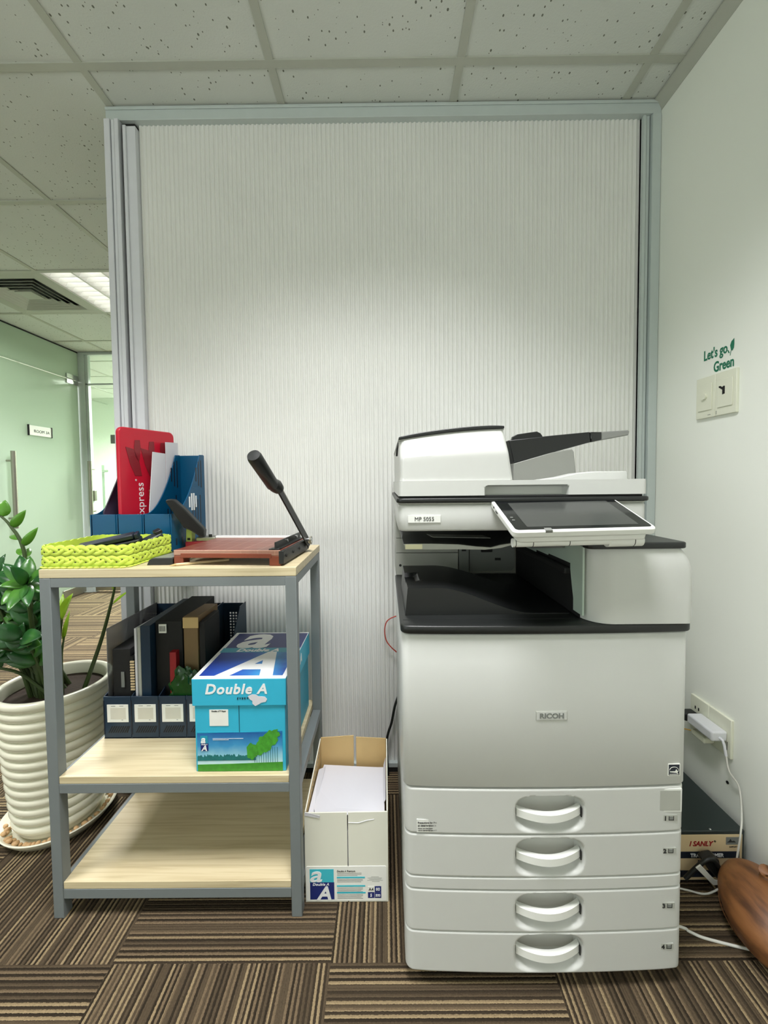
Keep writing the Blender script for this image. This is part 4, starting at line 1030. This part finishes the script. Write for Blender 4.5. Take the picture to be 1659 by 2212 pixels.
# end label
lbp = MB().prism([(x, WY0-.0009, z) for x, z in rrect(-.2075, -.0065, .0035, .0935, .004, 4)], (0, .0009, 0)).build('end_label', m_sticker, wb, smooth=0)
yl = WY0-.0012
q = box('logo', m_teal, -.1985, -.1385, yl, yl+.0004, .0525, .0865, lbp); q2 = box('logo_lower', m_logonavy, -.1980, -.1375, yl, yl+.0004, .008, .0525, lbp)
text('logo_lettering', 'a', m_cartonwhite, q, (-.2000, yl-.0003, .0545), FX, FZ, .0560, bold=.015, shear=.2, sx=1.3)
text('logo_lettering', 'A', m_cartonwhite, q2, (-.1800, yl-.0003, .0078), FX, FZ, .0480, bold=.03, shear=.2, sx=1.05)
text('logo_lettering', 'Double A', m_cartonwhite, q2, (-.1920, yl-.0004, .0445), FX, FZ, .0088, bold=.015, shear=.2, sx=1.2)
text('label_lettering', 'Double A Premium', m_ink, lbp, (-.131, yl, .0790), FX, FZ, .0062, bold=.012, shear=.2, sx=.95)
for k, z in enumerate((.0625, .0405, .0230)):
    box('label_band', m_teal, -.131, -.0605+.0006*k, yl, yl+.0004, z, z+.004, lbp)
    for r in range(4 if k else 3):
        zz_ = z-.0035-.0032*r; box('text_line', m_inkgrey, -.130, -.066-.004*(r == 2), yl+.0001, yl+.0004, zz_, zz_+.0010, lbp)
for r in range(3): box('text_line', m_inkgrey, -.130, -.069-.01*(r == 2), yl+.0001, yl+.0004, .0755-.0032*r, .0763-.0032*r, lbp)
for r, (xa, xb) in enumerate(((-.045, -.026), (-.054, -.018), (-.050, -.02), (-.055, -.016), (-.043, -.024))): box('text_line', m_inkgrey, xa, xb, yl+.0001, yl+.0004, .0655-.003*r, .0662-.003*r, lbp)
for xa, za, s, dark in ((-.0535, .0265, 'A4', 0), (-.0365, .0265, '80', 1), (-.0535, .0110, '5', 1), (-.0365, .0110, '500', 1)):
    g = box('spec_cell', m_logonavy if dark else m_sticker, xa, xa+.0163, yl, yl+.0004, za, za+.0150, lbp)
    text('spec_lettering', s, m_cartonwhite if dark else m_ink, g, (xa+.0081, yl-.0003, za+.0040), FX, FZ, .0102 if len(s) < 3 else .0085, 'CENTER', bold=.012, sx=1.0 if len(s) < 3 else .95)
# loose paper heap inside
random.seed(11)
labs = ['top white sheet with a black square mark, filling the open carton', 'white sheet leaning along the left wall of the open carton', 'white sheet tilted up against the right inside of the open carton', 'white paper stack at the bottom of the open carton']
def sheet(pts, label, th=.0012, name='paper_sheet'):
    o = MB().prism(pts, (0, 0, th)).build(name, m_paper, smooth=0); return tag(o, label, 'paper', 'scrap paper in the open carton')
tag(box('paper_stack', m_paper, WX0+.012, WX1-.010, WY0+.008, WY1-.012, .0035, .178, smooth=0), labs[3], 'paper', 'scrap paper in the open carton')
ts = thing('paper_sheet', (-.105, 1.08, .19), labs[0], 'paper', 'scrap paper in the open carton')
sh = MB().prism([(WX0+.028, WY0+.0045, .219), (WX1-.008, WY0+.0045, .224), (WX1-.008, WY0+.10, .2085), (WX1-.010, WY1-.03, .206), (WX1-.040, WY1-.014, .1945), (WX0+.018, WY1-.014, .2035), (WX0+.009, WY0+.13, .2065), (WX0+.012, WY0+.05, .213)], (0, 0, .001)).build('sheet', m_paper, ts, smooth=0)
mk = MB().prism([(WX0+.010, 1.116, .2085), (WX0+.022, 1.108, .2092), (WX0+.022, 1.135, .2078), (WX0+.011, 1.143, .2072)], (0, 0, .0012)).build('mark', m_ink, ts, smooth=0)
MB().prism([(WX0+.0135, 1.121, .2105), (WX0+.019, 1.118, .2108), (WX0+.019, 1.128, .2105), (WX0+.0145, 1.131, .2102)], (0, 0, .0006)).build('mark_hole', m_paper, ts, smooth=0)
sheet([(WX0+.006, WY0+.006, .214), (WX0+.020, WY0+.010, .212), (WX0+.024, WY1-.03, .2085), (WX0+.010, WY1-.06, .222)], labs[1])
sheet([(WX1-.010, WY0+.04, .222), (WX1-.005, WY0+.04, .232), (WX1-.005, WY1-.03, .236), (WX1-.012, WY1-.03, .212)], labs[2])

# ================================================================ POT, SAUCER, PEBBLES, PLANT
PC = (-1.040, 1.252)
pot = thing('potted_plant', (PC[0], PC[1], .012), 'bushy green plant in a tall white ribbed pot left of the shelf table', 'potted plant')
prof = []
H0, H1, NR = .016, .440, 13
def pr_r(z): u = (z-H0)/(H1-H0); return .112+.034*u**.85
prof.append((.02, H0)); prof.append((.104, H0)); prof.append((.108, H0+.006))
for k in range(NR):
    za = H0+.016+(H1-.028-H0-.016)*k/NR; hh = (H1-.028-H0-.016)/NR
    for q, o_ in ((0, -.005), (.12, .0005), (.35, .0035), (.6, .0045), (.85, .002), (.97, -.003)):
        z = za+hh*q; prof.append((pr_r(z)+o_, z))
prof += [(pr_r(H1)-.002, H1-.027), (pr_r(H1)+.004, H1-.018), (pr_r(H1)+.006, H1-.006), (pr_r(H1)+.002, H1), (pr_r(H1)-.008, H1+.001), (pr_r(H1)-.014, H1-.006), (pr_r(H1)-.018, H1-.05), (.02, H1-.051)]
MB().lathe(prof, PC, 72).build('pot', m_ceramic, pot, smooth=60)
b = MB()
for k in range(24):
    pass
b.lathe([(.0, H1-.032), (.06, H1-.033), (.131, H1-.036), (.131, H1-.048)][1:], PC, 40); b.build('soil', m_soil, pot)
sc_ = MB().lathe([(.02, .004), (.118, .0), (.128, .002), (.146, .024), (.152, .034), (.1495, .0365), (.144, .033), (.126, .012), (.110, .0085), (.02, .0085)], PC, 64).build('plant_saucer', m_ceramic, smooth=60)
tag(sc_, 'round ivory saucer under the ribbed white plant pot', 'saucer')
random.seed(21)
peb = None; made = 0; spots = []
while made < 62:
    a = random.uniform(0, 2*PI); r = random.uniform(.120, .136); x, y = PC[0]+r*math.cos(a), PC[1]+r*math.sin(a)
    if any((x-p)**2+(y-q)**2 < .0105**2 for p, q in spots):
        made += .02; continue
    spots.append((x, y)); made += 1
    z = .011+max(0, (r-.122))*1.0+.0055
    if peb is None:
        bb = MB(); bb.ell((0, 0, 0), (.0078, .0062, .0052), None, 12, 8); peb = o = bb.build('pebble', m_pebble)
    else: o = peb.copy(); COL.objects.link(o)
    o.location = (x, y, z); o.rotation_euler = (random.uniform(-.3, .3), random.uniform(-.3, .3), random.uniform(0, 6)); s = random.uniform(.8, 1.25); o.scale = (s, s, s)
    tag(o, 'small tan pebble lying in the saucer around the white ribbed pot', 'pebble', 'pebbles in the plant saucer')

def leaf_into(b, base, tip, wid, nrm, fold=.25, curl=.15):
    base, tip = Vector(base), Vector(tip); d = tip-base; L = d.length; d.normalize()
    nrm = Vector(nrm); nrm = (nrm-d*nrm.dot(d)).normalized(); sd = d.cross(nrm)
    n = 7; rowsL, rowsC, rowsR = [], [], []
    for i in range(n+1):
        u = i/n; wv = wid*math.sin(PI*min(1, u**.85))**.8*(1-.15*u) if 0 < u < 1 else .0004
        c = base+d*(L*u)+nrm*(-curl*L*u*u)
        rowsC.append(c); rowsL.append(c+sd*wv+nrm*wv*fold); rowsR.append(c-sd*wv+nrm*wv*fold)
    V = [[b.b.verts.new(p) for p in (l, c, r)] for l, c, r in zip(rowsL, rowsC, rowsR)]
    for A_, B_ in zip(V, V[1:]):
        b.b.faces.new((A_[0], A_[1], B_[1], B_[0])); b.b.faces.new((A_[1], A_[2], B_[2], B_[1]))
def stem(pts, r0, r1, leaves, mat=None):
    """one frond: curved stem with its leaves; leaves = list of (t along, side, length, width) or explicit (base, tip, width, normal)"""
    n = 14; P_ = [Vector(p) for p in pts]
    def ev(u):
        k = u*(len(P_)-1); i = min(int(k), len(P_)-2); f = k-i
        p0, p1, p2, p3 = P_[max(i-1, 0)], P_[i], P_[i+1], P_[min(i+2, len(P_)-1)]
        return .5*((2*p1)+(-p0+p2)*f+(2*p0-5*p1+4*p2-p3)*f*f+(-p0+3*p1-3*p2+p3)*f**3)
    path = [ev(k/n) for k in range(n+1)]
    s = MB().tube(path, [r0+(r1-r0)*k/n for k in range(n+1)], 8).build('stem', m_stem, pot)
    if leaves:
        b = MB()
        for lf in leaves:
            if len(lf) == 4 and isinstance(lf[0], (int, float)):
                u, side, L, wv = lf; p = ev(u); d = (ev(min(1, u+.05))-ev(max(0, u-.05))).normalized()
                sd = d.cross(Vector((0, -1, .25))).normalized()*side
                tip = p+(sd*.80+d*.55+Vector((0, random.uniform(-.35, .15), random.uniform(-.05, .2)))).normalized()*L
                leaf_into(b, p, tip, wv, Vector((.25+random.uniform(-.35, .35), -.75, .55)))
            else: leaf_into(b, *lf)
        b.build('foliage', mat or m_leaf, s, smooth=60, solid=.0006)
    return s
random.seed(33)
S0 = Vector((PC[0], PC[1], H1-.04))
# tall left frond with light leaves
Yt = 1.16
stem([S0+Vector((.0, -.03, 0)), at(70, 1330, Y=1.18), at(52, 1190, Y=Yt), at(22, 1135, Y=Yt), at(2, 1115, Y=Yt)], .007, .003, [
    (at(25, 1140, Y=Yt), at(52, 1105, Y=Yt-.01), .0135, (.62, -.75, .15)),
    (at(48, 1180, Y=Yt), at(78, 1143, Y=Yt-.01), .0125, (.62, -.75, .15)),
    (at(3, 1117, Y=Yt), at(10, 1081, Y=Yt), .020, (.5, -.8, .1)),
    (at(44, 1166, Y=Yt), at(16, 1152, Y=Yt+.03), .010, (.5, -.7, .5)),
    (at(56, 1200, Y=Yt), at(34, 1182, Y=Yt+.02), .012, (.5, -.7, .5)),
    (at(58, 1205, Y=Yt), at(62, 1180, Y=Yt+.03), .010, (.5, -.8, .3))], m_fresh)
# rosette of broad glossy leaves
c0 = at(58, 1262, Y=1.09)
ros = []
for tx, ty, dy, wv in ((6, 1215, -.02, .020), (40, 1195, .03, .022), (62, 1200, .02, .021), (95, 1218, -.03, .014), (2, 1300, -.07, .022), (15, 1310, -.09, .018), (58, 1302, -.07, .017), (0, 1262, -.05, .016), (90, 1275, -.02, .016), (85, 1300, .02, .016), (-15, 1238, .0, .02), (30, 1225, -.05, .018)):
    ros.append((c0, at(tx, ty, Y=1.09+dy), wv, (0.3, -.60, .65)))
stem([S0+Vector((-.02, -.02, 0)), at(75, 1390, Y=1.16), c0], .008, .005, ros)
# dense inner fronds
for k in range(19):
    a = random.uniform(0, 2*PI); rr_ = .03+.03*random.random()
    tipx, tipy = random.uniform(-70, 92), random.uniform(1240, 1400); Yq = random.uniform(1.10, 1.34)
    st_ = S0+Vector((rr_*math.cos(a)-.01, rr_*math.sin(a), 0)); tp_ = at(tipx, tipy, Y=Yq); md = (st_+tp_)/2+Vector((0, 0, .04))
    lv = []
    for q in range(5):
        u = .42+.14*q
        for s_ in (-1, 1): lv.append((min(u, .99), s_, random.uniform(.060, .098), random.uniform(.017, .025)))
    stem([st_, md, tp_], .0065, .003, lv)
for k in range(6):    # low arching stems at the pot edge
    tipx, tipy = random.choice(((-30, 1440), (-20, 1400), (30, 1385), (5, 1455), (60, 1370), (-40, 1370))), 0
    tp_ = at(tipx[0], tipx[1], Y=random.uniform(1.08, 1.2)); st_ = S0+Vector((random.uniform(-.05, .03), random.uniform(-.06, 0), 0))
    stem([st_, (st_+tp_)/2+Vector((0, 0, .03)), tp_], .006, .003, [(.9, -1, .07, .016), (.99, 1, .07, .017), (.75, 1, .06, .014)])
# stems seen between the table legs
stem([S0+Vector((.03, -.03, 0)), at(128, 1390, Y=1.2), at(134, 1335, Y=1.18)], .006, .003, [(at(131, 1340, Y=1.18), at(146, 1284, Y=1.16), .019, (-.3, -.9, .3)), (at(131, 1335, Y=1.18), at(136, 1282, Y=1.2), .010, (.6, -.8, .2))], m_bud)
stem([S0+Vector((.035, -.02, 0)), at(133, 1420, Y=1.2), at(139, 1375, Y=1.2)], .005, .002, [(at(139, 1380, Y=1.2), at(144, 1322, Y=1.2), .007, (0, -1, .2)), (at(138, 1388, Y=1.2), at(135, 1345, Y=1.2), .005, (0, -1, .2))], m_bud)
stem([S0+Vector((.07, .02, -.005)), at(218, 1385, Y=1.275), at(241, 1300, Y=1.27), at(249, 1262, Y=1.265)], .007, .0028, [
    (at(243, 1305, Y=1.27), at(276, 1272, Y=1.26), .006, (-.4, -.8, .5)), (at(247, 1275, Y=1.265), at(240, 1245, Y=1.26), .006, (.3, -.9, .3)), (at(248, 1266, Y=1.265), at(256, 1236, Y=1.26), .006, (0, -1, .3))], m_bud)

# ================================================================ RIGHT WALL THINGS
XWR = WR
t = thing('wall_decal', (XWR-.001, 1.165, 1.365), 'green Let us go Green lettering with a leaf on the right wall above the switch', 'wall decal')
t['label'] = 'green lettering with a small leaf on the right wall above the switch plates'
ny = (0, -1, 0)
text('lettering', "Let's go", m_greenink, t, (XWR-.0006, 1.222, 1.3985), ny, FZ, .0400, bold=.022, sx=.67)
text('lettering', 'Green', m_greenink, t, (XWR-.0006, 1.185, 1.3560), ny, FZ, .0400, bold=.024, sx=.67)
def wl(px, py): return at(px, py, X=XWR-.0008)
MB().prism([wl(*q) for q in ((1579, 757), (1577, 746), (1580, 737), (1586, 730), (1586, 742), (1585, 751), (1582, 757))], (.0004, 0, 0)).build('leaf_shape', m_greenink, t, smooth=0)
MB().prism([wl(*q) for q in ((1571, 756), (1574, 757), (1576, 763), (1573, 762))], (.0004, 0, 0)).build('leaf_shape', m_greenink, t, smooth=0)
MB().tube([wl(1579, 757), wl(1577, 768)], .0006, 4).build('leaf_stalk', m_greenink, t)
def plate_r(name, ya, yb, za, zb, label, cat, group=None, th=.008):
    t = thing(name, (XWR, (ya+yb)/2, za), label, cat, group)
    box('cover_plate', m_switch, XWR-th, XWR, ya, yb, za, zb, t, .0015)
    return t
t = plate_r('wall_plate', 1.1685, 1.238, 1.2285, 1.3475, 'cream wall plate with a round dimmer knob under the green lettering, left one', 'switch plate', 'wall plates under the lettering')
box('insert', m_switch, XWR-.0105, XWR-.008, 1.178, 1.228, 1.250, 1.326, t, .001)
MB().tube([(XWR-.0105, 1.203, 1.291), (XWR-.016, 1.203, 1.291)], .0095, 18).build('knob', m_switch, t); box('mark', m_mid, XWR-.0086, XWR-.0078, 1.183, 1.193, 1.2355, 1.2370, t)
t = plate_r('wall_plate', 1.098, 1.1675, 1.2285, 1.3475, 'cream wall plate with a black cut-out socket under the green lettering, right one', 'socket plate', 'wall plates under the lettering')
box('insert', m_switch, XWR-.0105, XWR-.008, 1.108, 1.158, 1.250, 1.326, t, .001)
MB().prism([(XWR-.0112, y, z) for y, z in ((1.152, 1.309), (1.146, 1.3085), (1.141, 1.304), (1.136, 1.307), (1.132, 1.306), (1.132, 1.285), (1.140, 1.284), (1.140, 1.297), (1.147, 1.302), (1.152, 1.305))], (.0008, 0, 0)).build('socket_opening', m_deepblack, t, smooth=0)
box('mark', m_mid, XWR-.0086, XWR-.0078, 1.162, 1.1635, 1.233, 1.243, t)
t = plate_r('wall_socket', 1.166, 1.236, .282, .391, 'cream double-hole wall socket half hidden behind the copier', 'socket', 'power sockets low on the right wall')
for y in (1.216, 1.203): box('socket_hole', m_deepblack, XWR-.0088, XWR-.0076, y-.002, y+.002, .353, .362, t)
t = plate_r('wall_socket', 1.088, 1.1645, .282, .391, 'cream wall socket plate carrying the white charger, nearer one', 'socket', 'power sockets low on the right wall')
box('plate_slot', m_dark, XWR-.0088, XWR-.0076, 1.099, 1.1005, .302, .325, t)
tag(MB().tube([(XWR-.002, 1.104, .2065), (XWR+.001, 1.104, .2065)], .0042, 10).build('screw_hole', m_deepblack), 'dark drilled plug hole in the right wall below the sockets', 'hole')
ch = thing('power_adapter', (XWR-.03, 1.15, .335), 'white laptop power adapter plugged into the low wall socket', 'charger')
MB().box(XWR-.052, XWR-.0085, 1.098, 1.192, .326, .354).build('adapter_body', m_charger, ch, .005, 3)
MB().tube([(XWR-.03, 1.100, .338), (XWR-.03, 1.088, .336), (XWR-.029, 1.084, .325), (XWR-.0285, 1.078, .30)], .0034, 8).build('strain_relief', m_charger, ch)
tag(MB().tube(sp([(XWR-.0285, 1.078, .302), (XWR-.028, 1.068, .265), at(1596, 1700, Y=1.056), at(1602, 1755, Y=1.035), at(1600, 1800, Y=1.008), at(1594, 1840, Y=1.006), at(1587, 1880, Y=1.0), at(1572, 1905, Y=.985), (.80, .985, .010), (.76, 1.0, .004), (.70, 1.02, .0035), (.66, 1.04, .0035)]), .0022, 8).build('power_cable', m_cable), 'thin white cable hanging from the white power adapter over the transformer', 'cable')
t = thing('black_plug', (XWR-.04, 1.215, .33), 'black moulded plug in the socket beside the white adapter', 'plug')
MB().box(XWR-.05, XWR-.009, 1.200, 1.232, .322, .346).build('plug_body', m_black, t, .005); MB().tube([(XWR-.045, 1.216, .334), (XWR-.10, 1.225, .326), (XWR-.18, 1.235, .31), (.70, 1.25, .30)], .004, 8).build('plug_cord', m_black, t)
t = thing('white_plug', (XWR-.03, 1.15, .29), 'small cream plug with a thin yellow wire below the adapter', 'plug')
MB().box(XWR-.040, XWR-.0085, 1.140, 1.19, .292, .308).build('plug_body', m_switch, t, .004); MB().tube([(XWR-.04, 1.19, .302), (XWR-.075, 1.20, .306), (XWR-.11, 1.21, .296), (.78, 1.23, .28)], .0016, 6).build('plug_wire', m_yellowwire, t)

# transformer on the floor
TX, TYf, TYb, TZ = (.655, .922), 1.022, 1.40, .140
t = thing('transformer', ((TX[0]+TX[1])/2, 1.2, 0), 'dark green steel transformer box with cream front plate between copier and wall', 'transformer')
MB().box(TX[0], TX[1], TYf, TYb, .006, TZ).build('casing', m_trafo, t, .002)
for x in (TX[0]+.02, TX[1]-.03):
    for y in (TYf+.02, TYb-.04): box('rubber_foot', m_deepblack, x, x+.015, y, y+.015, 0, .0065, t)
fp = box('front_plate', m_cream, TX[0]+.006, TX[1]-.007, TYf-.0015, TYf, .010, TZ-.009, t, .0005)
yt = TYf-.0021
text('plate_lettering', 'I SANLY', m_redink, fp, (at(1489, 1828, Y=TYf).x-.002, yt, at(1500, 1826, Y=TYf).z), FX, FZ, .0182, bold=.025, shear=.25, sx=.92)
text('plate_lettering', '\u00ae', m_ink, fp, (at(1541, 1815, Y=TYf).x, yt, at(1541, 1818, Y=TYf).z), FX, FZ, .007)
bn = MB().box(TX[0]+.02, at(1596, 1845, Y=TYf).x, yt, yt+.0006, at(1540, 1852, Y=TYf).z, at(1540, 1838, Y=TYf).z).build('title_band', m_navydk, fp)
text('band_lettering', 'TRANSFORMER', m_cartonwhite, bn, (at(1490, 1850, Y=TYf).x, yt-.0003, at(1540, 1849.5, Y=TYf).z), FX, FZ, .0135, bold=.03, sx=.92)
text('plate_lettering', 'D.  T1  1.KVA', m_navydk, fp, (at(1506, 1862, Y=TYf).x, yt, at(1540, 1861, Y=TYf).z), FX, FZ, .0085, bold=.03)
em = box('emblem', m_mid, at(1567, 1815, Y=TYf).x, at(1598, 1815, Y=TYf).x, yt, yt+.0005, at(1580, 1823, Y=TYf).z, at(1580, 1807, Y=TYf).z, fp)
MB().prism(pp(yt-.0002, (1570, 1820), (1575, 1817), (1578, 1812), (1581, 1817), (1586, 1816), (1590, 1820)), (0, .0003, 0)).build('emblem_shape', m_ink, em, smooth=0)
text('emblem_lettering', 'SUPPORT', m_ink, em, (at(1574, 1829, Y=TYf).x, yt, at(1580, 1829, Y=TYf).z), FX, FZ, .0048)
MB().box(TX[0]+.02, at(1560, 1898, Y=TYf).x, yt, yt+.0005, .018, .036).build('lower_band', m_navydk, fp)
bk = MB().box(.735, .775, 1.07, 1.125, TZ, TZ+.003).build('carry_bracket', m_steel, t, .001)
MB().tube([(.75, 1.09, TZ+.003), (.75, 1.098, TZ+.010), (.76, 1.106, TZ+.003)], .003, 8).build('bracket_loop', m_chrome, bk)
MB().ell((at(1534, 1792, Z=TZ).x, at(1534, 1792, Z=TZ).y, TZ+.001), (.003, .003, .002)).build('screw', m_chrome, t)
# black plug with cable in front of the transformer
t = thing('extension_plug', (.76, .985, 0), 'black plug head with cord and white strap lying against the transformer', 'plug')
YE = .985
MB().prism(pp(YE, (1520, 1862), (1530, 1856), (1547, 1853), (1555, 1860), (1559, 1880), (1560, 1900), (1554, 1903), (1540, 1890)), (0, .025, 0)).build('plug_head', m_black, t, .004)
MB().tube(sp([at(1480, 1898, Y=YE+.01), at(1505, 1874, Y=YE+.005), at(1525, 1858, Y=YE), at(1540, 1857, Y=YE), at(1552, 1872, Y=YE-.003)]), .0055, 10).build('plug_cord', m_black, t)
MB().prism(pp(YE-.004, (1504, 1876), (1514, 1869), (1545, 1902), (1556, 1904), (1551, 1912), (1541, 1913)), (0, .004, 0)).build('strap', m_cable, t, .001)
# leather bag
b = MB(); bmesh.ops.create_uvsphere(b.b, u_segments=48, v_segments=32, radius=1)
RB = Euler((math.radians(4), 0, math.radians(-14))).to_matrix()
for v in b.b.verts:
    c = v.co.copy(); f = 1-.10*c.y; wr = 1+.012*math.sin(9*c.x+3*c.y)*(1-abs(c.y))
    q = Vector((c.x*.086*f*wr, c.y*.118, c.z*.068*f*wr)); q = RB @ q; v.co = Vector((.852, .880, .071))+q
bag = thing('leather_bag', (.846, .862, 0), 'rounded tan brown leather bag lying on the carpet at right edge', 'bag')
for v in b.b.verts: v.co.z = max(v.co.z, .002)
b.build('bag_body', m_leather, bag, smooth=80)
nk = at(1655, 1884, Y=.90)
MB().tube([nk+Vector((.0, .0, -.022)), nk+Vector((0, 0, -.005)), nk+Vector((-.004, -.004, .006)), nk+Vector((-.004, -.006, .002))], [.016, .010, .013, .008], 14).build('bag_neck', m_leather, bag)
pts = [Vector((.852, .880, .071))+RB @ Vector((.0795*math.cos(a)*1.0, .108*math.sin(a), -.030)) for a in [PI*.62+PI*.75*k/20 for k in range(21)]]
MB().tube(pts, .0012, 6).build('seam', m_leather, bag)
tag(MB().tube(sp([(.50, 1.02, .003), (.58, .95, .003), at(1470, 2002, Z=.003), at(1487, 2011, Z=.003), at(1515, 2024, Z=.003), at(1550, 2034, Z=.003), at(1590, 2044, Z=.003), at(1625, 2052, Z=.003), at(1665, 2063, Z=.003), at(1720, 2080, Z=.003)]), .0030, 8).build('floor_cable', m_cable), 'white cable running across the carpet from copier to right edge', 'cable')
# wires behind the copier's left side
tag(MB().tube(sp([at(868, 1328, Y=1.425), at(850, 1333, Y=1.425), at(836, 1342, Y=1.425), at(831, 1360, Y=1.425), at(834, 1382, Y=1.425), at(845, 1398, Y=1.425), at(866, 1416, Y=1.425)]), .0020, 8).build('red_wire', m_redwire), 'thin red wire looping out behind the left side of the copier', 'wire')
tag(MB().tube(sp([at(862, 1500, Y=1.42), at(853, 1525, Y=1.42), at(846, 1560, Y=1.42), at(839, 1582, Y=1.42), at(836, 1600, Y=1.42), at(836, 1640, Y=1.42), (.0, 1.42, .004)]), .0045, 8).build('black_cable', m_black), 'black cable hanging behind the copier above the open white carton', 'cable')
